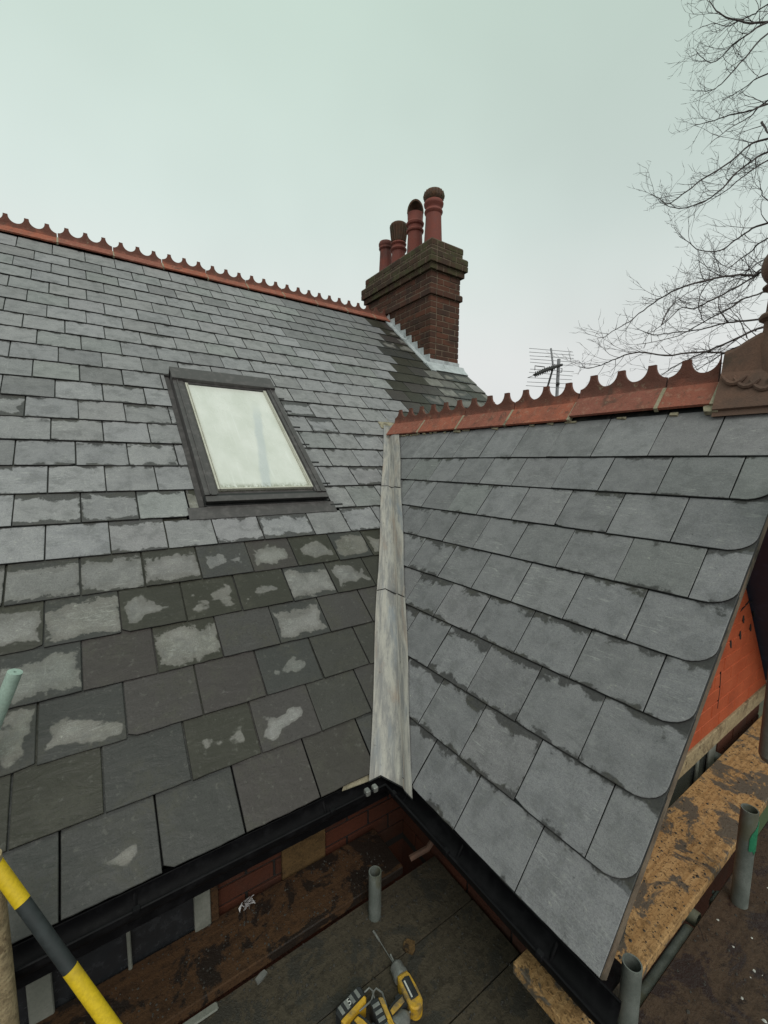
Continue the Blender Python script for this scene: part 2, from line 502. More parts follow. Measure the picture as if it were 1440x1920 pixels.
M_greentape = worn('green_tape', (.02,.16,.08), (.03,.24,.12), 20, .5)
M_toolyellow = worn('tool_yellow', (.55,.31,.02), (.66,.38,.03), 22, .5, 0, .3, (.17,.12,.06), .6)
M_toolblack = plastic('tool_black', (.014,.015,.016), .5)
M_toolgrey = worn('tool_grey', (.18,.18,.17), (.28,.28,.26), 20, .4, .3, .1)
M_paper = worn('white_print', (.52,.52,.48), (.62,.62,.57), 20, .6)
M_bark = worn('bark', (.045,.034,.034), (.075,.055,.052), 6, .9, 0, .5)
M_aerial = plastic('aerial_metal', (.22,.22,.23), .4)
M_aerialdark = plastic('aerial_black', (.02,.018,.017), .6)
M_felt = worn('underfelt', (.012,.012,.013), (.02,.02,.021), 10, .9)
M_ground = worn('ground_soil', (.05,.045,.03), (.08,.075,.045), .5, .95, 0, .5, (.04,.06,.02), .5, 12)
M_debris = worn('roof_dust', (.03,.027,.023), (.055,.05,.042), 30, .8)
M_litter = worn('crumpled_foil', (.45,.42,.42), (.6,.58,.58), 30, .35, .3, .5)

# ------------------------------------------------------------------ ground
g = MB(); g.add([(-400,-400,-5.4),(400,-400,-5.4),(400,400,-5.4),(-400,400,-5.4)], [(0,1,2,3)])
g.obj('ground', M_ground, kind='structure')

# ------------------------------------------------------------------ the house
P1, P2, X2 = R(39.383), R(50.6778), -0.3227
C1, S1, C2, S2 = math.cos(P1), math.sin(P1), math.cos(P2), math.sin(P2)
def pm(a, s, h=0):     # main slope: a along x, s up the slope, h proud
    return Vector((a, s*C1 - h*S1, s*S1 + h*C1))
def pw(a, t, h=0):     # wing slope: a = y, t up the slope
    return Vector((X2 + t*C2 - h*S2, a, t*S2 + h*C2))
house = thing('brick_house', 'brick house with two slate roofs meeting at a lead valley, red crested ridges, tall chimney', 'house', (0,0,-5.4))

def clip(poly, nx, ny, c):      # keep nx*x+ny*y <= c
    o = []
    for i in range(len(poly)):
        a, b = poly[i], poly[(i+1) % len(poly)]
        da, db = nx*a[0]+ny*a[1]-c, nx*b[0]+ny*b[1]-c
        if da <= 0: o.append(a)
        if (da < 0 < db) or (db < 0 < da):
            k = da/(da-db); o.append((a[0]+(b[0]-a[0])*k, a[1]+(b[1]-a[1])*k))
    return o
def area(p):
    return abs(sum(p[i][0]*p[(i+1)%len(p)][1]-p[(i+1)%len(p)][0]*p[i][1] for i in range(len(p))))/2

TH = .0078
SPECS = []    # every slate: dict(roof, map, poly, s0, L, W, G, a0, look, size)
def slate(which, a0, a1, s0, G, L, look, clips, rr=None, chip=0, sgn=1):
    W = a1-a0; gap = rnd.uniform(.0022, .0042) if which == 'm' else rnd.uniform(.0012, .0022)
    x0, x1 = a0+gap, a1-gap
    n = 9; tail = []
    ph = rnd.uniform(-1,1)*.0022
    for i in range(n+1):
        f = i/n
        j = rnd.uniform(-1,1)*.0014 + ph*(f-.5)*2
        tail.append([x0+(x1-x0)*f, s0 + j])
    if chip and rnd.random() < chip:
        k = 0 if rnd.random() < .5 else n
        tail[k][1] += rnd.uniform(.006,.018)
        tail[k + (1 if k == 0 else -1)][1] += rnd.uniform(.0,.004)
    if rr:                       # rounded lower corner at the a0 side
        tail = [p for p in tail if p[0] > x0+rr]
        for i in range(0, 8):
            an = PI + PI/2*(1 - i/7.0)*-1 if False else PI*1.5 - PI/2*(i/7.0)
            tail.insert(0, [x0+rr+rr*math.cos(an), s0+rr*.8+rr*.8*math.sin(an)])
    poly = [tuple(p) for p in tail]
    ns = 4
    for i in range(1, ns): poly.append((x1+rnd.uniform(-1,1)*.0009, s0+L*i/ns))
    poly += [(x1, s0+L), (x0, s0+L)]
    for i in range(ns-1, 0, -1): poly.append((x0+rnd.uniform(-1,1)*.0009, s0+L*i/ns))
    for c in clips:
        poly = clip(poly, *c)
        if len(poly) < 3: return
    if area(poly) < .0012: return
    # exposed?
    if min(p[1] for p in poly) > s0+G: return
    SPECS.append(dict(w=which, poly=poly, a0=a0, s0=s0, W=W, G=G, L=L, look=look, seed=rnd.random()+(2 if (which == 'w' and a0 <= -.905) else 0),
                      lift=rnd.uniform(.0006,.0038), roll=rnd.uniform(-1,1)*.0014))

# joints measured row by row (x of one joint), main slope
G1 = .214
JM = {24:[-1.676,-1.426,-1.174,-.921,-.643],23:[-1.546,-1.312,-1.056,-.805,-.552],22:[-1.487,-1.233,-.98,-.728,-.462],
21:[-1.358,-1.112,-.858,-.601,-.34],20:[-1.475,-1.22,-.971,-.726,-.466,-.212],19:[-1.604,-1.353,-1.112,-.868,-.614,-.368,-.109,.128],
18:[-1.477,-1.232,-.989,-.751,-.499,-.184,.063],17:[-1.597,-1.341,-1.096,-.85,-.60,-.35,-.06,.199],16:[-1.472,-1.228,-.985,-.7,-.44,-.19,.066,.321],
15:[-1.611,-1.354,-1.106,-.85,-.6,-.35,-.06,.193,.442],14:[-1.463,-1.218,-.974,-.72,-.45,-.2,.06,.309,.555],13:[-1.584,-1.332,-1.089,-.83,-.58,-.33,-.06,.192,.429,.675],
12:[-1.698,-1.446,-1.198,-.956],11:[-1.561,-1.317,-1.072],10:[-1.682,-1.43,-1.182,-.931],9:[-1.549,-1.298,-1.049],8:[-1.632,-1.391,-1.144,-.899],
7:[-1.499,-1.255,-1.01],6:[-1.622,-1.365,-1.124,-.881],5:[-1.49,-1.24],4:[-1.61,-1.36],3:[-1.48,-1.23],2:[-1.6,-1.35],1:[-1.475,-1.225]}
XL, XR = -4.6, 3.05
VA, VB = -.424, .709
LU = .045          # valley cut: x = VA + VB*y
SKX0, SKX1, SKS0, SKS1 = -.80, .03, 1.50, 3.06
for k in range(1, 25):
    s0 = (24-k)*G1 + rnd.uniform(-.003,.003)
    if k == 24: s0 = -.004
    j = list(JM[k])
    while j[0] > XL: j.insert(0, j[0]-.25+rnd.uniform(-1,1)*.006)
    while j[-1] < XR: j.append(j[-1]+.25+rnd.uniform(-1,1)*.005)
    Gk = G1 if k > 1 else .27
    L = 2*G1+.07 if k > 2 else G1+.06
    for a0, a1 in zip(j[:-1], j[1:]):
        if k == 3 and rnd.random() < .0: continue
        xc, yc = (a0+a1)/2, (s0+.1)*C1
        cl = [(-1,0,-XL), (1,0,XR-(.0))]
        if s0+L > 5.30: L = 5.30-s0
        left = xc < .97
        if yc < 2.05:
            if left: cl.append((1, -VB*C1, VA+LU))
            else: cl.append((-1, -VB*C1, -(2*.97-VA)-.0))
        # skylight
        if a1 > SKX0 and a0 < SKX1 and s0 < SKS1 and s0+L > SKS0:
            if s0 >= SKS0-.03:
                if s0+G1*.5 > SKS1: pass
                elif xc < (SKX0+SKX1)/2: cl.append((1,0,SKX0))
                else: cl.append((-1,0,-SKX1))
            else:
                cl.append((0,1,SKS0-.02))
        elif a0 < SKX1 < a1 and s0 < SKS1 and s0 > SKS0-.03: cl.append((-1,0,-SKX1))
        # look: wetness, brownness, tone
        x = xc
        if k >= 19:
            wet = {19:.50,20:.45,21:.50,22:.62,23:.66,24:.95}[k] + rnd.uniform(-.24,.25)
            br = {19:.6,20:.7,21:.8,22:.8,23:.85,24:.9}[k] + rnd.uniform(-.25,.15)
            tone = rnd.uniform(.75,1.02)
            if k == 19 and x < -1.2: wet, br = .25, .45
            if k >= 22 and x > -1.0: wet = rnd.choice([.58,1.3,1.3,1.4]); br *= .8
            if k >= 22 and x <= -1.0 and rnd.random() < .75: wet = 1.4
            if k == 21 and x > -.9 and x < -.6: wet = 1.5; br = .4
            if k == 22 and -1.49 < x < -1.23: wet = .52; tone = .95; br = .8
            if k == 23 and -1.06 < x < -.56: wet = .70
            if k == 22 and -.75 < x < -.45: wet = .74
            if k == 21 and -1.3 < x < -1.1: wet=1.5; br=1.0
            if k == 24: wet = rnd.uniform(.9,1.5); br = .95; tone = 1.15
            if x > -.45 and k > 20: wet = 1.4; br = .45
            if k in (19,) and x > -.1: br = .95
        else:
            wet = rnd.choice([.0,.0,.02,.05,.05,.1]) + rnd.uniform(0,.05)
            if k in (16,17) and rnd.random() < .3: wet = rnd.uniform(.18,.42)
            if k in (12,13,14,15,18) and rnd.random() < .35: wet = rnd.uniform(.12,.36)
            br = rnd.uniform(0,.22); tone = rnd.uniform(.95,1.18)
            if rnd.random() < .05: tone *= .8
            if k == 17 and -.76 < x < -.5: wet, br = .22, 1.0
            if k < 8: wet *= .3
            lim = {1:2.05,2:2.05,3:1.98,4:1.9,5:1.82,6:1.75,7:1.68,8:1.6,9:1.5,10:1.42,11:1.3,12:1.2}.get(k, 9)
            if x > lim:
                br = rnd.uniform(.75,1.0); tone = rnd.uniform(.6,.95); wet = rnd.choice([.5,1.2,1.2,1.4]) if x-lim < .62 else rnd.choice([.1,.3,.6,1.2])
            elif k < 7 and x > lim-1.2: tone = .78
        slate('m', a0, a1, s0, Gk, L, (wet, max(0,min(1,br)), tone), cl, chip=.12 if k > 11 else .03)

# wing slope rows
TW = {1:1.668,2:1.467,3:1.255,4:1.051,5:.842,6:.642,7:.417,8:.202,9:.004}
JW = {1:[1.223,.976,.779,.538,.292,.055,-.191,-.451,-.673],2:[1.123,.874,.645,.408,.176,-.072,-.31,-.551,-.792],
3:[.775,.534,.296,.055,-.19,-.43,-.669],4:[.656,.427,.191,-.051,-.293,-.542,-.787],5:[.566,.31,.065,-.173,-.422,-.663],
6:[.191,-.057,-.298,-.54,-.789],7:[.061,-.183,-.428,-.671],8:[-.045,-.29,-.542,-.787],9:[-.162,-.397,-.654]}
YV = -.91
for k in range(1, 10):
    t0 = TW[k]; G = (TW[k-1]-t0) if k > 1 else .256
    j = sorted(JW[k])
    if j[0] - YV < .06: j[0] = YV
    elif j[0] > YV: j.insert(0, YV)
    while j[-1] < 1.95: j.append(j[-1]+.243+rnd.uniform(-1,1)*.004)
    L = min(2*G+.06, 1.97-t0)
    for i, (a0, a1) in enumerate(zip(j[:-1], j[1:])):
        # valley cut  y = -.165 + (x+.317)*1.447 ;  x = X2 + t*C2
        c0 = -.165 + (X2+.317)*1.447
        cl = [(1, -C2*1.447, c0+LU+.02), (-1, 0, -YV)]
        rr = None
        if a0 <= YV+.001 and k > 1 and k < 9: rr = min(.085, (a1-a0)*.7)
        wet = rnd.choice([-.08,-.03,.02,.07]) + {1:-.05,2:.0,3:.03,4:.05,5:.05,6:.08,7:.12,8:.14,9:.10}[k]
        yc = (a0+a1)/2
        dv = (-.165+(X2+t0*C2+.317)*1.447) - yc
        near = max(0, 1 - max(0,-yc + (t0*C2*1.447-.18))/.3) if False else (1 if abs(dv) < .3 else 0)
        if near and k > 3: wet += .10
        tone = rnd.uniform(.84,1.03)*(.87 if k > 1 else .93)
        slate('w', a0, a1, t0, G, L, (wet, rnd.uniform(0,.1), tone), cl, rr=rr, chip=.05)

def slate_geo(sp):
    mp = pm if sp['w'] == 'm' else pw
    poly = sp['poly']; n = len(poly); L = 2*G1+.07; s0 = sp['s0']
    base = -.0130 if sp['w'] == 'm' else -.0120
    def H(a, s):
        return base + (1-(s-s0)/L)*(2.05*TH+.001+sp['lift']) + sp['roll']*((a-sp['a0'])/sp['W']-.5)*2*(1-(s-s0)/L)
    lo = [mp(a, s, H(a,s)) for a, s in poly]
    # slightly bevelled top
    cx = sum(p[0] for p in poly)/n; cy = sum(p[1] for p in poly)/n
    hi = [mp(a, s, H(a,s)+TH-.0012) for a, s in poly]
    tp = []
    uv2 = []
    for a, s in poly:
        dx, dy = cx-a, cy-s; l = math.hypot(dx,dy) or 1
        a2, s2 = a+dx/l*.0022, s+dy/l*.0022
        tp.append(mp(a2, s2, H(a2,s2)+TH)); uv2.append((a2,s2))
    v = lo+hi+tp
    uv = list(poly)+list(poly)+uv2
    uv = [(a-sp['a0'], s-s0) for a, s in uv]
    f = []
    # orientation
    sgn = sum(poly[i][0]*poly[(i+1)%n][1]-poly[(i+1)%n][0]*poly[i][1] for i in range(n))
    flip = (sgn < 0) ^ (sp['w'] == 'w')
    f.append(list(range(2*n, 3*n)))
    f.append(list(reversed(range(n))))
    for i in range(n):
        j = (i+1) % n
        f.append([i, j, n+j, n+i]); f.append([n+i, n+j, 2*n+j, 2*n+i])
    if flip: f = [list(reversed(q)) for q in f]
    return v, f, uv
def slate_mesh(name, sps):
    V, F, UV, DIM, LOOK, MI = [], [], [], [], [], []
    for sp in sps:
        v, f, uv = slate_geo(sp)
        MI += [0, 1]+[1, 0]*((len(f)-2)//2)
        o = len(V)
        V += v; F += [[i+o for i in q] for q in f]; UV += uv
        DIM += [(sp['W'], sp['G'], sp['seed'])]*len(v)
        LOOK += [sp['look']]*len(v)
    me = D.meshes.new(name)
    me.from_pydata([tuple(p) for p in V], [], F)
    ul = me.uv_layers.new(name='UVMap')
    li = [0]*len(me.loops)
    me.loops.foreach_get('vertex_index', li)
    buf = []
    for i in li: buf += UV[i]
    ul.data.foreach_set('uv', buf)
    for nm, dat in (('dim', DIM), ('look', LOOK)):
        at = me.attributes.new(nm, 'FLOAT_VECTOR', 'POINT')
        b = []
        for d_ in dat: b += d_
        at.data.foreach_set('vector', b)
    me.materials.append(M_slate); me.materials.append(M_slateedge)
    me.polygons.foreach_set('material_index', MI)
    me.update()
    return me
def imgpos(p):
    d = p-CAM; z = d.dot(fw)
    if z < .05: return None
    return (720+796.94*d.dot(ri)/z, 960-796.94*d.dot(up)/z, z)

# roof decks (felt-covered boards below the slates), the slates' parents
def slab(name, poly, mp, h0, h1, mat, parent):
    b = MB(); a = [mp(x, s, h0) for x, s in poly]; c = [mp(x, s, h1) for x, s in poly]
    n = len(poly)
    b.add(a+c, [tuple(range(n)), tuple(reversed(range(n, 2*n)))] + [(i, n+i, n+(i+1)%n, (i+1)%n) for i in range(n)])
    return b.obj(name, mat, parent)
yb_, sb_ = 1.92, 1.92/C1
roof_main = slab('roof', [(XL,.02),(XR,.02),(XR,5.325),(XL,5.325)], pm, -.03, -.06, M_felt, house)
roof_main['label'] = 'main slate roof slope, grey above and brown and wet below'
tv = 2.04
roof_wing = slab('roof', [(YV+.012,.02),(0.0,.02),(1.92-.0,tv),(YV+.012,tv)], pw, -.03, -.06, M_felt, house)
roof_wing['label'] = 'smooth blue-grey slate roof slope of the wing on the right'
PARENTINV[roof_main.name] = PARENTINV[house.name]
PARENTINV[roof_wing.name] = PARENTINV[house.name]

vis = []
for sp in SPECS:
    mp = pm if sp['w'] == 'm' else pw
    cx = sum(p[0] for p in sp['poly'])/len(sp['poly'])
    q = imgpos(mp(cx, sp['s0']+.1))
    sc_ = 0
    if q and -60 < q[0] < 1500 and -60 < q[1] < 1980:
        a, b = imgpos(mp(sp['a0'], sp['s0'])), imgpos(mp(sp['a0']+sp['W'], sp['s0']+sp['G']))
        if a and b: sc_ = abs(a[0]-b[0])*abs(a[1]-b[1])+abs((a[0]-b[0]))*5
        if sp['w'] == 'm' and cx > .95 and sp['s0']*C1 < 1.7: sc_ = 0
    sp['score'] = sc_
wing_sp = [s for s in SPECS if s['w'] == 'w']
main_sp = sorted([s for s in SPECS if s['w'] == 'm'], key=lambda s: -s['score'])
nm_ = 298-len([s for s in wing_sp if s['score'] > 0])
ind = [s for s in wing_sp if s['score'] > 0] + [s for s in main_sp[:nm_] if s['score'] > 0]
idset = set(id(s) for s in ind)
def link_child(o, parent):
    COL.objects.link(o); o.parent = parent
    o.matrix_parent_inverse = PARENTINV[house.name].inverted() @ PARENTINV[house.name] if False else Matrix.Identity(4)
for s in ind:
    o = D.objects.new('roof_slate', slate_mesh('roof_slate', [s]))
    link_child(o, roof_main if s['w'] == 'm' else roof_wing)
for wch, par in (('m', roof_main), ('w', roof_wing)):
    rest = [s for s in SPECS if s['w'] == wch and id(s) not in idset]
    if rest:
        o = D.objects.new('roof_slates', slate_mesh('roof_slates', rest)); link_child(o, par); o['kind'] = 'stuff'
print('slates', len(SPECS), 'individual', len(ind))

# hidden far slopes of both roofs: plain slated boards with course steps
def far_slope(name, n, fn, parent):
    b = MB()
    for i in range(n):
        f0, f1 = i/n, (i+1)/n
        q = fn(f0, f1)
        b.add(q, [(0,1,2,3),(0,4,5,1),(4,7,6,5)] if False else [(0,1,2,3)])
    return b
b = MB()
for i in range(24):
    s0 = i*G1; s1 = s0+G1+.04
    def pr2(a, s, h): return Vector((a, 2*4.117 - (s*C1 - h*S1), s*S1+h*C1))
    b.add([pr2(XL,s0,.008),pr2(XL,s1,-.004),pr2(XR,s1,-.004),pr2(XR,s0,.008),pr2(XL,s0,-.02),pr2(XR,s0,-.02)], [(0,1,2,3),(0,3,5,4)])
far = b.obj('rear_roof', M_felt, house)
b = MB()
for i in range(10):
    s0 = i*.204; s1 = s0+.244
    def pr3(a, t, h): return Vector((2*.97 - (X2+t*C2-h*S2), a, t*S2+h*C2))
    ya = lambda t: t*S2/math.tan(P1)+.02
    b.add([pr3(YV,s0,.0),pr3(YV,min(s1,2.04),-.01),pr3(ya(s1),min(s1,2.04),-.01),pr3(ya(s0),s0,.0),pr3(YV,s0,-.03),pr3(ya(s0),s0,-.03)], [(3,2,1,0),(4,5,3,0)])
# underside (soffit) slab of the right slope
b.obj('far_wing_roof', M_felt, house)
b = MB()
q = [pr3(YV+.01,0,-.03), pr3(YV+.01,2.02,-.03), pr3(-.60,2.02,-.03), pr3(-.60,0,-.03)]
b.prism(q, Vector((-S2,0,-C2))*.10)
b.obj('soffit', M_soffit, house)
b = MB()
q = [pw(YV+.03,0.03,-.061), pw(YV+.03,1.98,-.061), pw(-.60,1.98,-.061), pw(-.60,0.03,-.061)]
b.prism(q, Vector((S2,0,-C2))*.05)
b.obj('soffit', M_soffit, house)

# ---- walls
b = MB()
b.box((XL+.1,.180,-5.4),(XR-.05,8.0,-.02))                       # main block
b.prism([Vector((XL+.1,.180,-.02)),Vector((XL+.1,8.0,-.02)),Vector((XL+.1,4.117,3.2))], Vector((.25,0,0)))
b.prism([Vector((XR-.3,.180,-.02)),Vector((XR-.3,8.0,-.02)),Vector((XR-.3,4.117,3.2))], Vector((.25,0,0)))
wallm = b.obj('wall', M_wallbrick, house); wallm['label'] = 'dark red brick wall below the main eaves'
b = MB()
b.box((-.105,-.61,-5.4),(2.05,.179,-.02))
wallw = b.obj('wall', M_wallbrick, house)
b = MB()
b.prism([Vector((-.20,-.62,-.095)),Vector((2.14,-.62,-.095)),Vector((.97,-.62,1.335))], Vector((0,.1,0)))
gable = b.obj('gable_infill', M_orange, house, label='bright orange painted gable brickwork')
for p in (wallm, wallw, gable): PARENTINV[p.name] = PARENTINV[house.name]
HOLES = ((1.398,.344,.05),(1.532,.362,.055),(1.555,.446,.05),(1.69,.37,.05),(1.725,.442,.04))
z = -.085; k = 0
while z < 1.25:
    xs0 = -.20 + (z+.07+.095)/1.2222 + .01; xe0 = 2.14 - (z+.07+.095)/1.2222 - .01
    a = math.floor((xs0-.2)/.225)*.225 + (.1125 if k % 2 else 0)
    while a < xe0:
        a0, a1 = max(a, xs0), min(a+.217, xe0)
        if a1-a0 > .04 and a1 > .3:
            bb = MB(); jj = rnd.uniform(.0012,.0035)
            bb.bevbox((a0,-.620-jj,z),(a1,-.612,z+.067), .0025)
            kid0 = bb.obj('brick', M_orange, gable); kid0.matrix_parent_inverse = Matrix.Identity(4)
        a += .225
    z += .075; k += 1
# holes and cracks in the gable: dark pockets between chipped bricks
for (x, z, l) in HOLES:
    h = MB()
    pts = [Vector((x-.012,-.6245,z)),Vector((x+.008,-.6245,z-l*.5)),Vector((x+.022,-.6245,z-l*.55)),Vector((x+.018,-.6245,z-l*.1)),Vector((x+.006,-.6245,z+l*.4)),Vector((x-.008,-.6245,z+l*.35))]
    h.prism(pts, Vector((0,.002,0)))
    h.obj('chipped_hole', M_soot, gable).matrix_parent_inverse = Matrix.Identity(4)
h = MB()
for pl in ([(1.18,.36),(1.185,.25),(1.18,.17)],[(1.30,.22),(1.31,.12),(1.305,.02)],[(1.0,.5),(1.02,.4),(1.015,.33)],[(1.5,.5),(1.62,.53),(1.75,.5)]):
    h.tube([(x,-.6225,z) for x,z in pl], .0035, 4)
o = h.obj('crack', M_soot, gable); o.matrix_parent_inverse = Matrix.Identity(4)
# timber band below the gable, window and bricks below it
b = MB(); b.bevbox((.55,-.632,-.18),(2.2,-.60,-.092), .004)
b.obj('lintel', M_timber, house)
def bricks_on(parent, xs, xe, z0, z1, fn, first=0, mat=M_wallbrick):
    n = 0; z = z0; k = first
    while z + .065 <= z1+.001:
        a = xs - (.1125 if k % 2 else 0)
        while a < xe:
            a0, a1 = max(a, xs), min(a+.215, xe)
            if a1-a0 > .03:
                bb = MB(); fn(bb, a0, a1, z, z+.065)
                o = bb.obj('brick', mat, parent); o.matrix_parent_inverse = Matrix.Identity(4); n += 1
            a += .225
        z += .075; k += 1
    return n
def f_gable(bb, a0, a1, z0, z1):
    j = rnd.uniform(0,.003); bb.bevbox((a0,-.622-j,z0),(a1,-.6105,z1), .003)
bricks_on(wallw, 1.375, 2.05, -.56, -.19, f_gable)
def f_main(bb, a0, a1, z0, z1):
    j = rnd.uniform(0,.003); bb.bevbox((a0,.169-j,z0),(a1,.1795,z1), .003)
bricks_on(wallm, -.985, -.11, -.56, -.11, f_main)
def f_wing(bb, a0, a1, z0, z1):
    j = rnd.uniform(0,.003); bb.bevbox((-.116-j,a0,z0),(-.1055,a1,z1), .003)
bricks_on(wallw, -.60, .165, -.56, -.11, f_wing)
# mortar skin between those bricks
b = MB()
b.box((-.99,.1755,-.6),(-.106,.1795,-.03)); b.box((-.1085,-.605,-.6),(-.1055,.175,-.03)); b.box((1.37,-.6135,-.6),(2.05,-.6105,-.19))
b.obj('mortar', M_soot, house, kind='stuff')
# windows below the main eaves: pale posts, dark panes
win = MB(); win.box((-3.6,.150,-.62),(-1.0,.1785,-.09)); wn = win.obj('window', M_windark, house); PARENTINV[wn.name]=PARENTINV[house.name]
for x0, x1 in ((-1.532,-1.472),(-1.278,-1.266),(-1.072,-1.017),(-1.90,-1.85),(-2.3,-2.285)):
    b = MB(); b.bevbox((x0,.130,-.62),(x1,.151,-.10), .003)
    b.obj('window_post', M_white, wn).matrix_parent_inverse = Matrix.Identity(4)
b = MB(); b.bevbox((-1.016,.135,-.62),(-.988,.1785,-.10), .003)
b.obj('window_frame', M_plat, wn).matrix_parent_inverse = Matrix.Identity(4)
b = MB(); b.bevbox((-.738,.151,-.52),(-.545,.1665,-.30), .002)
b.obj('patch_board', M_patch, house, label='yellowish plywood patch on the brick wall')
win = MB(); win.box((.60,-.614,-.62),(1.245,-.6105,-.182)); wn2 = win.obj('window', M_windark, house)
for x0, x1 in ((1.25,1.34),(1.10,1.125),(.66,.70)):
    b = MB(); b.bevbox((x0,-.626,-.62),(x1,-.6145,-.182), .003)
    b.obj('window_post', M_white, wn2).matrix_parent_inverse = Matrix.Identity(4)
# eaves fascia boards under the gutters
b = MB(); b.bevbox((XL,.024,-.17),(-.30,.045,-.035), .003); b.box((XL,.045,-.17),(-.3,.150,-.15))
b.obj('fascia', M_gutter, house)
b = MB(); b.bevbox((-.30,-.88,-.17),(-.275,.02,-.035), .003); b.box((-.275,-.88,-.17),(-.12,.02,-.15))
b.obj('fascia', M_gutter, house)

# ---- gutters (half-round-ish trough with rolled rim)
def gutter_profile():
    # (outward distance, z) closed strip of a trough, outside then inside
    w_ = .080
    o, i_ = [], []
    for k in range(13):
        an = PI*k/12
        o.append((w_/2 - w_/2*math.cos(an), -.026-.052*math.sin(an)))
    for k in range(13):
        an = PI*k/12
        i_.append((w_/2 - (w_/2-.004)*math.cos(an), -.026-.048*math.sin(an)))
    return o, list(reversed(i_))
po, pi_ = gutter_profile()
prof = po+pi_
def sweep_gutter(name, pts, outdirs, label):
    b = MB(); vv = []; n = len(prof)
    for p, od in zip(pts, outdirs):
        for d_, z in prof: vv.append(Vector((p[0]+od[0]*d_, p[1]+od[1]*d_, z)))
    fs = []
    for i in range(len(pts)-1):
        for k in range(n):
            j = (k+1) % n
            fs.append((i*n+k, i*n+j, (i+1)*n+j, (i+1)*n+k))
    fs += [tuple(range(n)), tuple(reversed(range((len(pts)-1)*n, len(pts)*n)))]
    b.add(vv, fs, True)
    # rolled rim
    b.tube([(p[0]+od[0]*.0795, p[1]+od[1]*.0795, -.024) for p, od in zip(pts, outdirs)], .0042, 6)
    b.tube([(p[0]+od[0]*.002, p[1]+od[1]*.002, -.027) for p, od in zip(pts, outdirs)], .003, 6)
    return b.obj(name, M_gutter, house, label=label)
gx, gy = -.302, .018
gm = sweep_gutter('gutter', [(XL,gy),(-3,gy),(-1.52,gy),(gx,gy)], [(0,-1),(0,-1),(0,-1),(-1,-1)], 'black gutter along the main eaves')
gw = sweep_gutter('gutter', [(gx,gy),(gx,-.5),(gx,-.95)], [(-1,-1),(-1,0),(-1,0)], 'black gutter along the wing eaves')
for q in (gm, gw): PARENTINV[q.name] = PARENTINV[house.name]
def kid(b, name, mat, par):
    o = b.obj(name, mat, par); o.matrix_parent_inverse = Matrix.Identity(4); return o
for x in (-.62,-1.25,-2.1,-3.0):
    b = MB(); b.bevbox((x-.010,gy-.088,-.032),(x+.010,gy-.072,-.015), .002); b.tube([(x,gy-.078,-.03),(x,gy-.04,-.085),(x,gy,-.04)], .006, 6)
    kid(b, 'gutter_clip', M_gutter, gm)
for y in (-.12,-.42,-.78):
    b = MB(); b.bevbox((gx-.088,y-.010,-.032),(gx-.072,y+.010,-.015), .002); b.tube([(gx-.078,y,-.03),(gx-.04,y,-.085),(gx,y,-.04)], .006, 6)
    kid(b, 'gutter_clip', M_gutter, gw)
b = MB()
for x, y in ((gx-.14,gy-.078),(gx-.175,gy-.078)): b.bevbox((x,y-.012,-.03),(x+.02,y+.012,-.008), .003)
kid(b, 'union_clip', M_toolgrey, gm)
# downpipe bracket and swan neck near the corner
b = MB(); b.tube([(-.16,-.10,-.10),(-.15,-.12,-.20),(-.15,-.13,-.30),(-.2,-.12,-.36),(-.28,-.10,-.38)], .012, 8)
b.obj('pipe_bracket', M_finial, house)

# ---- valley lead
def valley_sheet(y0, y1, lift, par):
    nU = 5; V = []; F = []; UV = []
    N = 22
    for i in range(N+1):
        f = i/N
        yl = y0+(y1-y0)*f
        # along-valley parameter: height z
        z = yl*math.tan(P1)
        if True:
            xl = VA + VB*yl - .002 + .004*math.sin(yl*9)
            pL = pm(xl, yl/C1, .0175+lift*.5)
            # wing edge at same z
            t = z/S2; xw = X2+t*C2
            ye = -.165+(xw+.317)*1.447-.002+.004*math.sin(yl*11)
            pR = pw(ye, t, .0175+lift*.5)
            yv = z/math.tan(P1)
            # crease nudged to the wing side, the sheet bridging the trough
            pC = pw(yv-.095*(1-.2*f), t, -.001+lift)
            ML = pm(xl+.056, yl/C1, .0180+lift*.6); yc_ = yv-.095*(1-.2*f); MR = pw(ye+(yc_-ye)*.62, t, .0185+lift*.6)
            row = [pL, ML, pC, MR, pR]
        if i == 0: row = [p+Vector((0,-.0,.0)) for p in row]
        wob = [rnd.uniform(-1,1)*.0014 for _ in row]
        for q, (p, wb) in enumerate(zip(row, wob)):
            V.append(p+Vector((0,0,wb)))
            UV.append((q/4.0*.2, yl))
    for i in range(N):
        for q in range(nU-1):
            a = i*nU+q; F.append((a, a+1, a+nU+1, a+nU))
    me = D.meshes.new('lead_sheet')
    # give it thickness: underside copy
    n = len(V); V2 = [p+Vector((.0,.0,-.007)) for p in V]
    F2 = [tuple(reversed([i+n for i in f])) for f in F]
    E = [(q, n+q, n+q+1, q+1) for q in range(nU-1)]
    L0 = N*nU
    E += [(L0+q+1, L0+n+q+1, L0+n+q, L0+q) for q in range(nU-1)]
    me.from_pydata([tuple(p) for p in V+V2], [], F+F2+E)
    ul = me.uv_layers.new(name='UVMap'); UVV = UV+UV
    li = [0]*len(me.loops); me.loops.foreach_get('vertex_index', li)
    buf = []
    for i in li: buf += UVV[i]
    ul.data.foreach_set('uv', buf)
    me.polygons.foreach_set('use_smooth', [len(f) == 4 for f in F+F2]+[False]*len(E))
    me.materials.append(M_lead); me.materials.append(M_slateedge)
    me.polygons.foreach_set('material_index', [0]*(len(F)+len(F2))+[1]*len(E)); me.update()
    o = D.objects.new('lead_sheet', me); COL.objects.link(o); o.parent = par
    o.matrix_parent_inverse = Matrix.Identity(4)
    return o
b = MB()
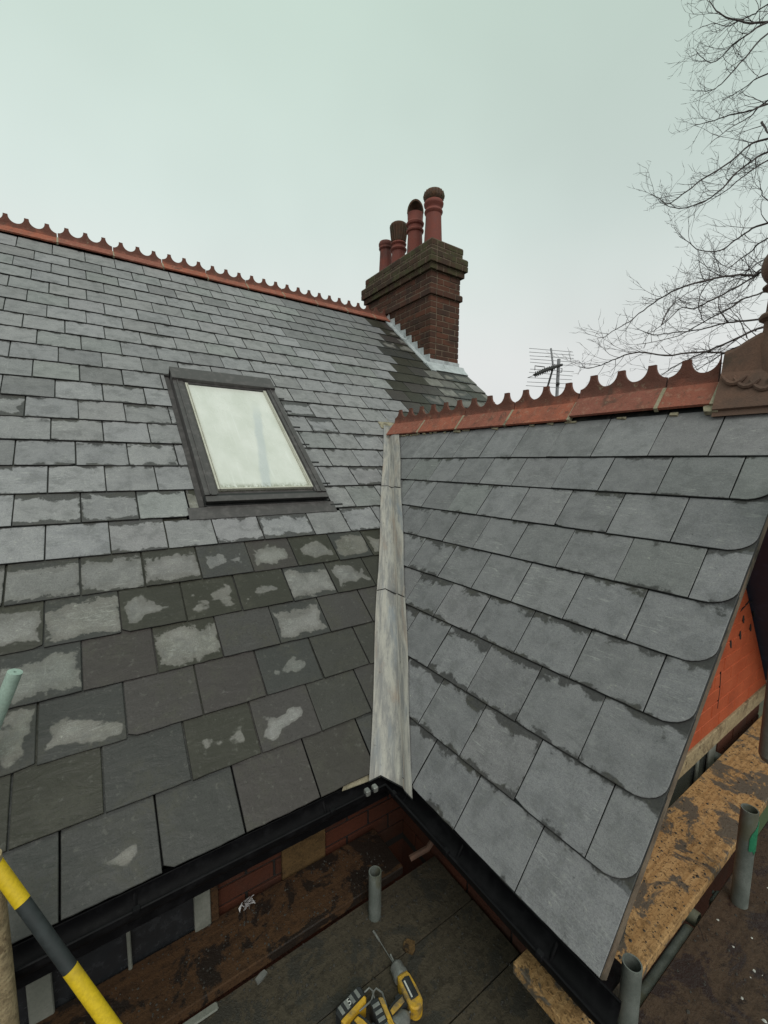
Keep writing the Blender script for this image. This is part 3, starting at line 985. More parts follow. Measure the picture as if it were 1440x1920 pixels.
b.prism([pm(VA-.02,.0,-.028), pm(VA+.30,.0,-.028), pm(1.05,2.5,-.028), pm(.80,2.5,-.028)], Vector((0,0,-.01)))
val = b.obj('valley_gutter', M_felt, house); PARENTINV[val.name] = PARENTINV[house.name]
valley_sheet(-.02, .69, .0, val)
valley_sheet(.635, 1.36, .0085, val)
valley_sheet(1.305, 1.925, .017, val)
# lead apron piece dressed into the gutter corner
b = MB()
b.prism([pm(-.55,-.012,-.002), pm(-.33,-.030,-.002), pm(-.33,.04,-.002), pm(-.50,.04,-.002)], Vector((0,0,-.004)))
o = b.obj('lead_tongue', M_mortar, val); o.matrix_parent_inverse = Matrix.Identity(4)
# corner slate bit at valley head
b = MB()
b.prism([pm(.90,2.46,.012), pm(1.09,2.44,.014), pm(1.13,2.62,.004), pm(.93,2.66,.002)], Vector((0,-S1,C1))*.006)
o = b.obj('saddle_slate', M_mortar, val); o.matrix_parent_inverse = Matrix.Identity(4)

# ---- crested ridge tiles
def ridge_tile(origin, ax, Lt, pa, pb, sa, sb, n_crest=3, lh=.125, hscale=1.0):
    """origin = apex point at the start, ax = unit direction of the ridge; pa/pb roof pitches each side;
    sa/sb unit horizontal directions down each slope"""
    b = MB(); crest = []
    th = .014; e = .004
    up_ = Vector((0,0,1))
    def wingpoly(side, pitch):
        dn = side*math.cos(pitch) - up_*math.sin(pitch)
        nr = side*math.sin(pitch) + up_*math.cos(pitch)
        p0 = origin + nr*.020; p1 = p0 + dn*lh
        return p0, p1, nr
    for side, pitch in ((sa, pa), (sb, pb)):
        p0, p1, nr = wingpoly(side, pitch)
        q = [p0, p1, p1+nr*th, p0+nr*th]
        # rounded lower lip
        v = [x + ax*e for x in q] + [x + ax*(Lt-e) for x in q]
        n0 = len(b.v)
        b.add(v, [(0,1,2,3),(7,6,5,4),(0,4,5,1),(1,5,6,2),(2,6,7,3),(3,7,4,0)])
        crest += [0]*8
    # solid ridge roll
    base = origin + up_*.012
    h0 = .05*hscale
    pts = []
    sp = Lt/n_crest
    tip = .034; rad = (sp-tip)/2; dep = .066*hscale
    low = .060*hscale; top = low+dep
    prof2 = [(0, None)]
    prof2 = []
    for c in range(math.ceil(n_crest)):
        x0 = c*sp
        # half scallop, tip, half scallop
        xc = x0+sp/2
        for i in range(8):
            an = PI/2*i/7
            prof2.append((x0 + rad*math.sin(an), low + dep*(1-math.cos(an))*.93))
        prof2.append((xc-tip/2, top)); prof2.append((xc+tip/2, top))
        for i in range(8):
            an = PI/2*(1-i/7)
            prof2.append((x0+sp - rad*math.sin(an), low + dep*(1-math.cos(an))*.93))
    clean = []
    for x, z in prof2:
        if x > Lt+.0005: break
        x = min(max(x, e), Lt-e)
        if not clean or abs(clean[-1][0]-x)+abs(clean[-1][1]-z) > .0004: clean.append((x, z))
    hw0, hw1 = .016, .008
    horiz = sa.normalized()
    V = []; K = []
    for x, z in clean:
        for sgn, hw, zz in ((-1, .020, 0.0), (-1, .011, .045*hscale), (-1, .008, z), (1, .008, z), (1, .011, .045*hscale), (1, .020, 0.0)):
            V.append(base + ax*x + horiz*(sgn*hw) + up_*zz)
            K.append(.25+min(1, max(0, zz/(top)))*.9)
    n = len(clean); F = []
    for i in range(n-1):
        for q in range(5):
            a = i*6+q; F.append((a, a+6, a+7, a+1))
    F.append(tuple(range(6))); F.append(tuple(reversed(range((n-1)*6, n*6))))
    b.add(V, F); crest += K
    o = b.obj('ridge_tile', M_ridge, house)
    at = o.data.attributes.new('crest', 'FLOAT', 'POINT')
    at.data.foreach_set('value', crest)
    # consistent normals
    return o
Yr, Zr = 4.117, 3.385
x = -4.62; Lt = .455
while x < 2.42:
    L_ = min(Lt, 2.50-x)
    n_ = 3 if L_ > .4 else max(1, round(L_/.15))
    oo = Vector((x, Yr+rnd.uniform(-1,1)*.003, Zr-.004+rnd.uniform(-1,1)*.004))
    ridge_tile(oo, Vector((1,0,rnd.uniform(-.006,.006))).normalized(), L_, P1, P1, Vector((0,-1,0)), Vector((0,1,0)), n_)
    b = MB()
    for side in (-1, 1):
        dn = Vector((0,side*C1,-S1)); nr = Vector((0,side*S1,C1)); p0 = oo+nr*.012
        q = [p0, p0+dn*.128, p0+dn*.128+nr*.0235, p0+nr*.0235]
        b.prism([p+Vector((-.007,0,0)) for p in q], Vector((.014,0,0)))
    b.obj('mortar_joint', M_mortar, house)
    x += Lt
# wing ridge
Xr, Zw = .972, 1.582
ylist = []
y = -.622
k = 0
while y < 1.72:
    L_ = .217 if k == 0 else .436
    n_ = 1.5 if k == 0 else 3
    if y + L_ > 1.78: L_ = 1.78-y; n_ = max(1, round(L_/.145))
    oo = Vector((Xr, y+L_, Zw+rnd.uniform(-1,1)*.003 + (.012 if k < 2 else 0)))
    ridge_tile(oo, Vector((0,-1,rnd.uniform(-.005,.005))).normalized(), L_, P2, P2, Vector((-1,0,0)), Vector((1,0,0)), n_, .125)
    b = MB()
    for side in (-1, 1):
        dn = Vector((side*C2,0,-S2)); nr = Vector((side*S2,0,C2)); p0 = oo+nr*.012-Vector((0,L_,0))
        q = [p0, p0+dn*.13, p0+dn*.13+nr*.0235, p0+nr*.0235]
        b.prism([p+Vector((0,-.008,0)) for p in q], Vector((0,.016,0)))
    b.obj('mortar_joint', M_mortar, house)
    y += L_; k += 1
# mortar squeezed out under the wing ridge
b = MB()
yy = -.58
while yy < 1.70:
    l_ = rnd.uniform(.02,.07)
    dn = Vector((-C2,0,-S2)); nr = Vector((-S2,0,C2)); p0 = Vector((Xr, yy, Zw))+nr*.004+dn*rnd.uniform(.118,.128)
    if rnd.random() < .55:
        b.prism([p0, p0+dn*rnd.uniform(.006,.018), p0+dn*rnd.uniform(.004,.014)+Vector((0,l_,0)), p0+Vector((0,l_,0))], nr*rnd.uniform(.008,.014))
    yy += l_+rnd.uniform(.0,.05)
o = b.obj('mortar_bedding', M_mortar, house, kind='stuff')

# ---- finial at the wing's gable
b = MB()
for side in (-1, 1):
    dn = Vector((side*C2,0,-S2)); nr = Vector((side*S2,0,C2)); p0 = Vector((Xr,-.955,Zw))+nr*.018
    q = [p0+nr*.02-dn*.0, p0+dn*.15, p0+dn*.15+nr*.022, p0+nr*.06+Vector((0,0,.02))]
    b.prism(q, Vector((0,.325,0)))
pr_ = [(-.63,1.60),(-.95,1.60),(-.95,1.70),(-.91,1.735),(-.87,1.745),(-.74,1.745),(-.70,1.735),(-.655,1.705),(-.63,1.695)]
secs = [(-.63,1.735),(-.66,1.74),(-.70,1.765),(-.74,1.785),(-.86,1.785),(-.90,1.765),(-.95,1.735)]
V = []
for yy_, zt in secs:
    V += [Vector((Xr-.125,yy_,1.462)), Vector((Xr-.070,yy_,1.60)), Vector((Xr-.050,yy_,zt-.015)), Vector((Xr-.040,yy_,zt)), Vector((Xr+.040,yy_,zt)), Vector((Xr+.050,yy_,zt-.015)), Vector((Xr+.070,yy_,1.60)), Vector((Xr+.125,yy_,1.462))]
F = [tuple(reversed(range(8))), tuple(range(48,56))]
for i in range(6):
    for q in range(8):
        j = (q+1) % 8; F.append((i*8+q, i*8+j, i*8+8+j, i*8+8+q))
b.add(V, F)
fin = b.obj('finial', M_finial, house, label='dark weathered clay ridge finial with a ball on top'); PARENTINV[fin.name] = PARENTINV[house.name]
b = MB()
b.lathe([(.075,1.60),(.075,1.735),(.068,1.75),(.062,1.80),(.062,1.825),(.078,1.835),(.080,1.845),(.074,1.855),(.060,1.862),(.056,1.93),(.062,1.945),(.076,1.952),(.078,1.958),(.070,1.966)], (Xr,-.80,0), 28)
kid(b, 'finial_stem', M_finial, fin)
b = MB(); pf = [(.004,1.958)]
for i in range(1, 15):
    an = PI*i/15; pf.append((.084*math.sin(an)+.004, 2.035-.084*math.cos(an)))
pf.append((.004,2.119)); b.lathe(pf, (Xr,-.80,0), 28)
kid(b, 'finial_ball', M_finial, fin)
for i, (y, s) in enumerate(((-.685,.05),(-.73,.075),(-.785,.10),(-.84,.105))):
    b = MB(); dn = Vector((-C2,0,-S2)); nr = Vector((-S2,0,C2)); base = Vector((Xr,0,Zw))+nr*.042
    pts = []
    for q in range(7):
        an = q/6*PI*.8
        kk = .02+s*.5+.03*math.sin(an*1.1); zz_ = 1.70-kk*1.45; xx_ = Xr-.052-(1.70-zz_)*.30-.006; pts.append(Vector((xx_, y+.05-.085*(q/6), zz_)))
    b.tube(pts, [.003,.006,.009,.011,.011,.010,.006], 7)
    kid(b, 'carved_feather', M_finial, fin)
b = MB()
b.add([], [])
dn = Vector((-C2,0,-S2)); nr = Vector((-S2,0,C2)); p0 = Vector((Xr,-.65,Zw))+dn*.12+nr*.01
b.prism([p0, p0+dn*.035+Vector((0,.0,0)), p0+dn*.03+Vector((0,.05,0)), p0+Vector((0,.06,0)), p0-dn*.02+Vector((0,.03,0))], nr*.022)
kid(b, 'mortar_fillet', M_mortar, fin)

# ---- verge mortar line along the wing gable
b = MB()
q = [pw(YV+.004,.0,-.012), pw(YV+.004,1.93,-.012), pw(YV+.004,1.93,-.045), pw(YV+.004,.0,-.045)]
b.prism(q, Vector((0,.03,0)))
b.obj('verge_mortar', M_oldmortar, house)

# ---- roof window
def pmx(a0, a1, s0, s1, h0, h1, bb, bev=None):
    v = [pm(a0,s0,h0),pm(a1,s0,h0),pm(a1,s1,h0),pm(a0,s1,h0),pm(a0,s0,h1),pm(a1,s0,h1),pm(a1,s1,h1),pm(a0,s1,h1)]
    bb.add(v, [(0,3,2,1),(4,5,6,7),(0,1,5,4),(1,2,6,5),(2,3,7,6),(3,0,4,7)])
WX0, WX1, WS0, WS1 = -.752, -.012, 1.605, 2.925
b = MB()
pmx(WX0, WX0+.066, WS0+.02, WS1, -.02, .055, b); pmx(WX1-.066, WX1, WS0+.02, WS1, -.02, .055, b)
pmx(WX0+.066, WX1-.066, WS1-.10, WS1, -.02, .055, b); pmx(WX0+.066, WX1-.066, WS0+.02, WS0+.09, -.02, .035, b)
rw = b.obj('roof_window', M_alu, house, label='roof window with grey-brown frame and milky glass'); PARENTINV[rw.name] = PARENTINV[house.name]
for x0 in (WX0-.012, WX1-.054):
    b = MB()
    pmx(x0, x0+.066, WS0+.005, WS1+.01, .056, .064, b)
    pmx(x0+(.0 if x0 < -.5 else .054), x0+(.012 if x0 < -.5 else .066), WS0+.005, WS1+.01, -.02, .0555, b)
    pmx(x0+.026, x0+.034, WS0+.005, WS1+.01, .0645, .071, b)
    kid(b, 'side_cover', M_alu, rw)
b = MB()
pmx(WX0-.016, WX1+.016, WS1-.075, WS1+.045, .072, .084, b); pmx(WX0-.016, WX1+.016, WS1-.09, WS1-.0755, .05, .084, b)
pmx(WX0-.016, WX1+.016, WS1+.045, WS1+.06, -.02, .084, b)
kid(b, 'top_hood', M_alu, rw)
b = MB()
pmx(WX0-.014, WX1+.016, WS0-.045, WS0+.022, .005, .022, b); pmx(WX0-.014, WX1+.016, WS0-.035, WS0+.022, .030, .052, b)
kid(b, 'bottom_bar', M_aludark, rw)
b = MB()
pmx(WX0-.01, WX1+.012, WS0-.042, WS0+.0, .0525, .0575, b)
pmx(WX0-.01, WX1+.012, WS0-.06, WS0-.046, .002, .02, b)
kid(b, 'bottom_cover', M_alu, rw)
b = MB()
gx0, gx1, gs0, gs1 = WX0+.070, WX1-.068, WS0+.055, WS1-.105
for a0, a1, s0, s1 in ((gx0-.001,gx0+.010,gs0,gs1),(gx0+.013,gx0+.018,gs0,gs1),(gx1-.010,gx1+.001,gs0,gs1),(gx1-.018,gx1-.013,gs0,gs1),(gx0+.018,gx1-.018,gs0,gs0+.010)):
    pmx(a0, a1, s0, s1, .036, .060, b)
kid(b, 'glazing_bead', M_cream, rw)
V = [pm(gx0,gs0,.044),pm(gx1,gs0,.044),pm(gx1,gs1,.044),pm(gx0,gs1,.044),pm(gx0,gs0,.037),pm(gx1,gs0,.037),pm(gx1,gs1,.037),pm(gx0,gs1,.037)]
me = D.meshes.new('pane'); me.from_pydata([tuple(p) for p in V], [], [(0,1,2,3),(7,6,5,4),(0,4,5,1),(1,5,6,2),(2,6,7,3),(3,7,4,0)])
ul = me.uv_layers.new(name='UVMap'); li = [0]*len(me.loops); me.loops.foreach_get('vertex_index', li)
UVp = [(0,0),(1,0),(1,1),(0,1)]*2; buf = []
for i in li: buf += UVp[i]
ul.data.foreach_set('uv', buf); me.materials.append(M_glass)
o = D.objects.new('pane', me); COL.objects.link(o); o.parent = rw; o.matrix_parent_inverse = Matrix.Identity(4)
# flashing: side gutters and the apron below
b = MB()
pmx(WX0-.085, WX0-.012, WS0-.02, WS1+.06, -.026, -.006, b); pmx(WX1+.012, WX1+.06, WS0-.02, WS1+.06, -.026, .0015, b)
pmx(WX0-.09, WX0-.083, WS0-.02, WS1+.06, -.026, .006, b)
pmx(WX0-.08, WX1+.05, WS1+.06, WS1+.10, -.02, .010, b)
kid(b, 'side_flashing', M_alu, rw)
b = MB()
V = []; N = 24
for i in range(N+1):
    a = WX0-.11+(WX1-WX0+.16)*i/N
    V += [pm(a, WS0-.05, .020), pm(a, WS0-.10, .016+rnd.uniform(-1,1)*.001), pm(a, WS0-.135+rnd.uniform(-1,1)*.0015, .0125)]
F = []
for i in range(N):
    for q in range(2): F.append((i*3+q+1, i*3+q+4, i*3+q+3, i*3+q))
n_ = len(V); V2 = [p-Vector((0,-S1,C1))*.004 for p in V]
b.add(V+V2, F+[tuple(reversed([i+n_ for i in f])) for f in F]+[(i*3+2, n_+i*3+2, n_+i*3+5, i*3+5) for i in range(N)])
kid(b, 'lead_apron', M_alu, rw)
b = MB()   # torn lead tabs on the right of the window
for a, s in ((.045,2.80),(.05,2.62),(.05,2.40),(.05,2.18),(.05,1.97),(.05,1.74),(.06,1.53)):
    pmx(a-.05, a+.04, s-.008, s+.002, .012, .019, b)
kid(b, 'flashing_tab', M_aludark, rw)

# ---- chimney stack
CX0, CX1, CY0, CY1 = 2.47, 2.985, 3.105, 4.66
b = MB(); b.box((CX0+.0045,CY0+.0045,1.5),(CX1-.012,CY1-.012,4.10))
stack = b.obj('chimney_stack', M_oldmortar, house, label='tall soot-dark brick chimney stack with corbelled mossy top'); PARENTINV[stack.name] = PARENTINV[house.name]
rest = MB(); nb = 0
def off(z):
    if 3.40 <= z < 3.47: return .028
    if z >= 3.965: return .022
    if z >= 3.815: return .070
    if z >= 3.74: return .040
    return 0
z = 2.395; k = 0
while z < 4.08:
    f = off(z+.01); m = M_brickmoss if z > 3.70 else M_brick
    x0, x1, y0, y1 = CX0-f, CX1+f, CY0-f, CY1+f
    odd = k % 2
    core = MB(); 
    if f: rest_core = core.box((x0+.0045,y0+.0045,z+.0005),(x1-.01,y1-.01,z+.0745)); kid(core, 'corbel_core', M_oldmortar, stack)
    # left face (x = x0), bricks along y
    ys = []; a = y0
    first = .215 if not odd else .1025
    ys.append((a, a+first)); a += first+.01
    while a < y1-.03:
        ys.append((a, min(a+.215, y1))); a += .225
    for (a0, a1) in ys:
        j = rnd.uniform(-1,1)*.0022
        low = min(a0 if a0 < Yr else a0, 9)
        # roof height at this brick
        ym = (a0+a1)/2; zr = (ym*math.tan(P1)) if ym < Yr else ((2*Yr-ym)*math.tan(P1))
        if z+.065 < zr-.03: continue
        bb = MB(); bb.bevbox((x0+j,a0,z),(x0+.10,a1,z+.065), .004)
        if ym < 4.75: kid(bb, 'brick', m, stack); nb += 1
    # front face (y = y0), bricks along x
    a = x0+(.1025 if not odd else .0)
    if odd: xs = [(x0+.1025+.01-.0, None)]
    xs = []; a = x0+.11 if not odd else x0+.1125
    a = x0+.1105
    first = .1025 if not odd else .215
    xs.append((a, min(a+first, x1))); a += first+.01
    while a < x1-.03:
        xs.append((a, min(a+.215, x1))); a += .225
    zr = y0*math.tan(P1)
    for (a0, a1) in xs:
        if z+.065 < zr-.03: continue
        j = rnd.uniform(-1,1)*.0022
        bb = MB(); bb.bevbox((a0,y0+j,z),(a1,y0+.10,z+.065), .004)
        kid(bb, 'brick', m, stack); nb += 1
    # back and right faces as one joined part
    a = x0
    while a < x1-.03: rest.box((a,y1-.1,z),(min(a+.215,x1),y1,z+.065)); a += .225
    a = y0+.11
    while a < y1-.11: rest.box((x1-.1,a,z),(x1,min(a+.215,y1-.11),z+.065)); a += .225
    z += .075; k += 1
o = kid(rest, 'hidden_bricks', M_brick, stack); o['kind'] = 'stuff'
print('chimney bricks', nb)
b = MB()
ftop = [(CX0+.0,CY0+.0),(CX1,CY0),(CX1,CY1),(CX0,CY1)]
v = [Vector((x,y,4.085)) for x,y in ftop]+[Vector((x,y,4.10)) for x,y in ftop]+[Vector((x*.6+.4*2.727,y+(.12 if y<4 else -.12),4.17)) for x,y in ftop]
b.add(v, [(0,1,5,4),(1,2,6,5),(2,3,7,6),(3,0,4,7),(4,5,9,8),(5,6,10,9),(6,7,11,10),(7,4,8,11),(8,9,10,11)])
kid(b, 'flaunching', M_brickmoss, stack)
PX = 2.735
def pot(y, base, prof_, mat2=None, zsplit=None):
    b = MB(); b.lathe([(r, base+z) for r, z in prof_], (PX,y,0), 28)
    o = b.obj('chimney_pot', M_pot, stack); o.matrix_parent_inverse = Matrix.Identity(4); return o
# nearest pot: two rings and a bulging collar
pb = 4.13
pot(3.40, pb, [(.128,0),(.108,.40),(.106,.47),(.118,.485),(.126,.505),(.118,.525),(.106,.54),(.112,.565),(.130,.585),(.134,.61),(.122,.635),(.108,.645)])['label'] = 'tallest clay pot with two rings and a bulging rim'
b = MB(); b.lathe([(.110,pb+.645),(.128,pb+.665),(.136,pb+.70),(.132,pb+.735),(.112,pb+.765),(.090,pb+.775),(.085,pb+.74)], (PX,3.40,0), 28)
for i in range(18):
    an = 2*PI*i/18; b.tube([(PX+.133*math.cos(an),3.40+.133*math.sin(an),pb+.675),(PX+.139*math.cos(an),3.40+.139*math.sin(an),pb+.71),(PX+.126*math.cos(an),3.40+.126*math.sin(an),pb+.75)], .008, 5)
kid(b, 'pot_rim', M_pottop, stack)
# hooded cowl pot
pot(3.80, pb, [(.120,0),(.104,.36),(.104,.40),(.122,.415),(.126,.435),(.112,.45),(.104,.46),(.104,.49),(.122,.505),(.128,.53),(.114,.55),(.108,.56),(.112,.64),(.114,.66)])['label'] = 'clay pot with an arched hooded top and dark mouth'
b = MB(); V = []; F = []
face = Vector((-.62,-.785,0)).normalized(); sd = Vector((-face.y, face.x, 0)); cc = Vector((PX,3.80,pb+.655))
# hood: quarter dome open towards the viewer
nA, nB = 14, 9
for i in range(nA+1):
    an = PI*i/nA            # across, from side to side over the top
    for j in range(nB+1):
        bt = PI/2*j/nB      # from mouth to back
        r = .118
        d_ = sd*math.cos(an)*math.cos(bt)*r + Vector((0,0,1))*math.sin(an)*math.cos(bt)*.185 - face*math.sin(bt)*r
        V.append(cc + d_ + face*.05*math.cos(bt))
for i in range(nA):
    for j in range(nB): F.append((i*(nB+1)+j, i*(nB+1)+j+1, (i+1)*(nB+1)+j+1, (i+1)*(nB+1)+j))
n_ = len(V); Vi = [cc + (p-cc)*.88 for p in V]
F2 = [tuple(reversed([q+n_ for q in f])) for f in F]
E = [(i*(nB+1), (i+1)*(nB+1), n_+(i+1)*(nB+1), n_+i*(nB+1)) for i in range(nA)]
b.add(V+Vi, F+F2+E, True)
kid(b, 'pot_hood', M_pottop, stack)
b = MB(); b.lathe([(.10,pb+.655),(.10,pb+.66),(.07,pb+.665)], (PX,3.80,0), 20); kid(b, 'pot_mouth', M_soot, stack)
# fluted pot
pot(4.20, pb, [(.118,0),(.100,.27),(.102,.30),(.120,.315),(.126,.335),(.112,.355),(.100,.36),(.100,.385),(.114,.395),(.120,.41),(.108,.425),(.098,.435)])['label'] = 'clay pot with a flared top of upright slots'
b = MB(); b.lathe([(.096,pb+.43),(.104,pb+.52),(.118,pb+.645),(.126,pb+.665),(.124,pb+.685),(.105,pb+.70),(.08,pb+.69)], (PX,4.20,0), 28)
for i in range(18):
    an = 2*PI*i/18; c_, s_ = math.cos(an), math.sin(an)
    b.tube([(PX+.104*c_,4.20+.104*s_,pb+.445),(PX+.118*c_,4.20+.118*s_,pb+.55),(PX+.131*c_,4.20+.131*s_,pb+.665)], .0085, 5)
kid(b, 'pot_rim', M_pottop, stack)
pot(4.54, pb, [(.112,0),(.092,.40),(.092,.45),(.104,.46),(.110,.475),(.104,.50),(.112,.515),(.114,.545),(.100,.575),(.08,.58)])['label'] = 'shortest clay pot with a plain ringed rim'
# stepped lead flashing
b = MB()
def zroof(y): return (y if y < Yr else 2*Yr-y)*math.tan(P1)
up1 = []; n = 8
ya, yb2 = CY0-.02, Yr+.04
for i in range(n):
    y0_, y1_ = ya+(yb2-ya)*i/n, ya+(yb2-ya)*(i+1)/n
    up1 += [(y0_, zroof(y0_)+.05), (y0_+.012, zroof(y0_)+.155+rnd.uniform(-.01,.012)), (y1_-.004, zroof(y1_)+.055)]
poly = [(ya, zroof(ya)-.02)] + up1 + [(yb2, zroof(yb2)-.02)]
V = [Vector((CX0-.008, y, z)) for y, z in poly]
# build as quads strip down to the roof line
for a_, c_ in zip(up1[:-1], up1[1:]):
    za, zc = zroof(a_[0])-.02, zroof(c_[0])-.02
    for xx, fl in ((CX0-.009, 0),):
        b.add([(xx,a_[0],za),(xx,c_[0],zc),(xx,c_[0],c_[1]),(xx,a_[0],a_[1]),(xx+.005,a_[0],za),(xx+.005,c_[0],zc),(xx+.005,c_[0],c_[1]),(xx+.005,a_[0],a_[1])],
              [(3,2,1,0),(4,5,6,7),(3,7,6,2)])
pmx(CX0-.085, CX0-.004, (CY0-.14)/C1, 5.30, .006, .020, b)
kid(b, 'step_flashing', M_newlead, stack)
b = MB()
s_ = CY0/C1
b.box((CX0-.012,CY0-.010,zroof(CY0)-.06),(CX1+.012,CY0-.003,zroof(CY0)+.085))
V = []
for i in range(13):
    a = CX0-.085+(CX1-CX0+.16)*i/12
    V += [pm(a, s_-.005, .045), pm(a, s_-.05, .026), pm(a, s_-.15-rnd.uniform(0,.008), .018)]
F = []
for i in range(12):
    for q in range(2): F.append((i*3+q+1, i*3+q+4, i*3+q+3, i*3+q))
b.add(V, F); b.add([p-Vector((0,-S1,C1))*.004 for p in V], [tuple(reversed(f)) for f in F])
kid(b, 'front_apron', M_newlead, stack)

# ------------------------------------------------------------------ scaffold frame (tubes clamped together)
RO, RI = .0242, .0205
scaf = thing('scaffold', 'galvanised scaffold tubes standing round the corner of the roofs, one rail wrapped in yellow foam', 'scaffold', (-.49,-.15,-5.4))
def tubep(name, p0, p1, mat=M_tube, label=None, ro=RO, ri_=RI):
    b = MB(); b.pipe(p0, p1, ro, ri_)
    o = b.obj(name, mat, scaf, label=label); PARENTINV[o.name] = PARENTINV[scaf.name]; return o
def skid(b, name, mat, par): return kid(b, name, mat, par)
t1 = tubep('upright_tube', (-.488,-.151,-5.4), (-.488,-.151,-.272), label='upright tube end standing up through the deck in the corner')
t2 = tubep('upright_tube', (-.172,-.915,-5.4), (-.172,-.915,-.055), label='upright tube with a dark open end below the lowest wing slate')
t3 = tubep('upright_tube', (.474,-.972,-5.4), (.474,-.972,.118), label='upright tube wrapped in torn green tape beside the muddy board')
b = MB(); V = []
for i in range(15):
    a = R(-150+150*i/14); lo_ = -.03+rnd.uniform(0,.016); hi_ = .088-.05*max(0,(6-i)/6)-rnd.uniform(0,.012)
    for z_ in (lo_, hi_): V.append(Vector((.474+.0262*math.cos(a), -.972+.0262*math.sin(a), z_)))
for p in list(V): V.append(Vector((.474+(p.x-.474)*.95, -.972+(p.y+.972)*.95, p.z)))
F = []
for i in range(14): F += [(i*2,i*2+2,i*2+3,i*2+1), (30+i*2,30+i*2+1,30+i*2+3,30+i*2+2), (i*2+1,i*2+3,i*2+33,i*2+31), (i*2,i*2+30,i*2+32,i*2+2)]
b.add(V, F)
skid(b, 'green_tape', M_greentape, t3)
tubep('ledger_tube', (-.10,-.905,-.281), (.27,-.905,-.281), label='level tube running under the outer edge of the muddy board')
t5 = tubep('transom_tube', (.315,-.60,-.262), (.315,-.910,-.262), label='short cross tube poking out under the muddy board')
tubep('transom_tube', (1.35,-.62,-.265), (1.35,-.90,-.265))
t6 = tubep('hanging_post', (.525,-1.001,.306), (.525,-1.001,1.3), M_white, 'pale rounded post end hanging down at the right edge', .036, .03)
b = MB(); b.lathe([(.004,.278),(.018,.281),(.030,.290),(.0355,.3055)], (.525,-1.001,0), 20); skid(b, 'post_end', M_white, t6)
# couplers
def coupler(c, par):
    b = MB(); c = Vector(c)
    b.bevbox((c.x-.036,c.y-.036,c.z-.024),(c.x+.036,c.y+.036,c.z+.024), .008)
    b.tube([c+Vector((.03,-.045,.0)), c+Vector((.03,.045,.0))], .007, 6)
    b.tube([c+Vector((.03,-.048,.0)), c+Vector((.03,-.040,.0))], .013, 6)
    skid(b, 'coupler', M_tube, par)
coupler((-.172,-.886,-.33), t2); coupler((.474,-.935,-.29), t3)
# yellow foam covered brace, near the camera on the left
Q1 = Vector((-1.478,-.140,.227)); Q2 = Vector((-1.323,-.286,-.058)); A0 = Q1+(Q1-Q2)*2.0; A1 = Q2+(Q2-Q1)*1.22
def on(k): return A0.lerp(A1, k)
br = tubep('guard_brace', A0, A1, M_blacktape, 'sloping tube with two yellow foam sleeves and a black gap', .014, .011)
q0 = Q1.copy()
dA = (A1-A0).normalized()
def pA(d_): return q0 + dA*d_
b = MB(); b.pipe(pA(-.6), pA(.004), .0160, .0142, 24); skid(b, 'foam_sleeve', M_yellow, br)
b = MB(); b.pipe(pA(.196), pA(.62), .0160, .0142, 24); skid(b, 'foam_sleeve', M_yellow, br)
b = MB(); b.pipe(pA(.0045), pA(.1955), .0155, .0142, 20)
skid(b, 'black_wrap', M_blacktape, br)
tubep('ledger_tube', (-1.513,.304,.614), (-1.652,.349,.256), M_palegreen, 'pale green tube end at the left edge', .0195, .004)
t8 = tubep('upright_tube', (-1.535,-.095,-5.4), (-1.535,-.095,.335), M_timber, 'pale dusty upright end behind the yellow foam')


# ------------------------------------------------------------------ boards (each one lifts off)
def board(name, lo, hi, mat, label, cat='board', group=None, rz=0, bev=.004):
    b = MB(); b.bevbox(lo, hi, bev)
    o = b.obj(name, mat); tag(o, label, cat, group); return o
board('scaffold_board', (-.34,-.892,-.238), (2.6,-.667,-.20), M_osb, 'mud-smeared pale yellow scaffold board running under the wing verge', 'board')
board('scaffold_board', (-3.4,-.082,-.458), (-.30,.143,-.42), M_plat, 'brown board under the main gutter, behind the upright tube end', 'board')
# lower deck boards, along x
yb = -.035; i = 0
names = ['first dark deck board, touching the brown board under the main gutter','second dark deck board, under the upper end of the right drill',
 'third dark deck board, under the bodies of both drills','fourth dark deck board, just outside the drills','fifth dark deck board along the bottom edge of the photo',
 'sixth dark deck board, nearest the viewer']
for i in range(6):
    y1 = -.086 - i*.229; y0 = y1-.226
    xe = -.13 if y1 > -.64 else -.205
    board('deck_board', (-3.2,y0,-.498+rnd.uniform(-.002,.0)), (xe,y1,-.460+rnd.uniform(-.002,.001)), M_deck, names[i], 'board', 'boards of the dark scaffold deck')
for i, (y0, y1, lb) in enumerate(((-1.60,-.918,'brown plywood sheet right of the muddy board, strewn with white flecks'),(-2.30,-1.61,'brown plywood sheet beyond the first one, nearest the viewer'))):
    board('plywood_sheet', (-.34,y0,-.252), (3.2,y1,-.235), M_ply, lb, 'plywood')
board('timber_batten', (-.165,-.86,-.458), (-.128,-.60,-.43), M_ply, 'narrow splintered batten end showing under the lower wing gutter', 'batten')
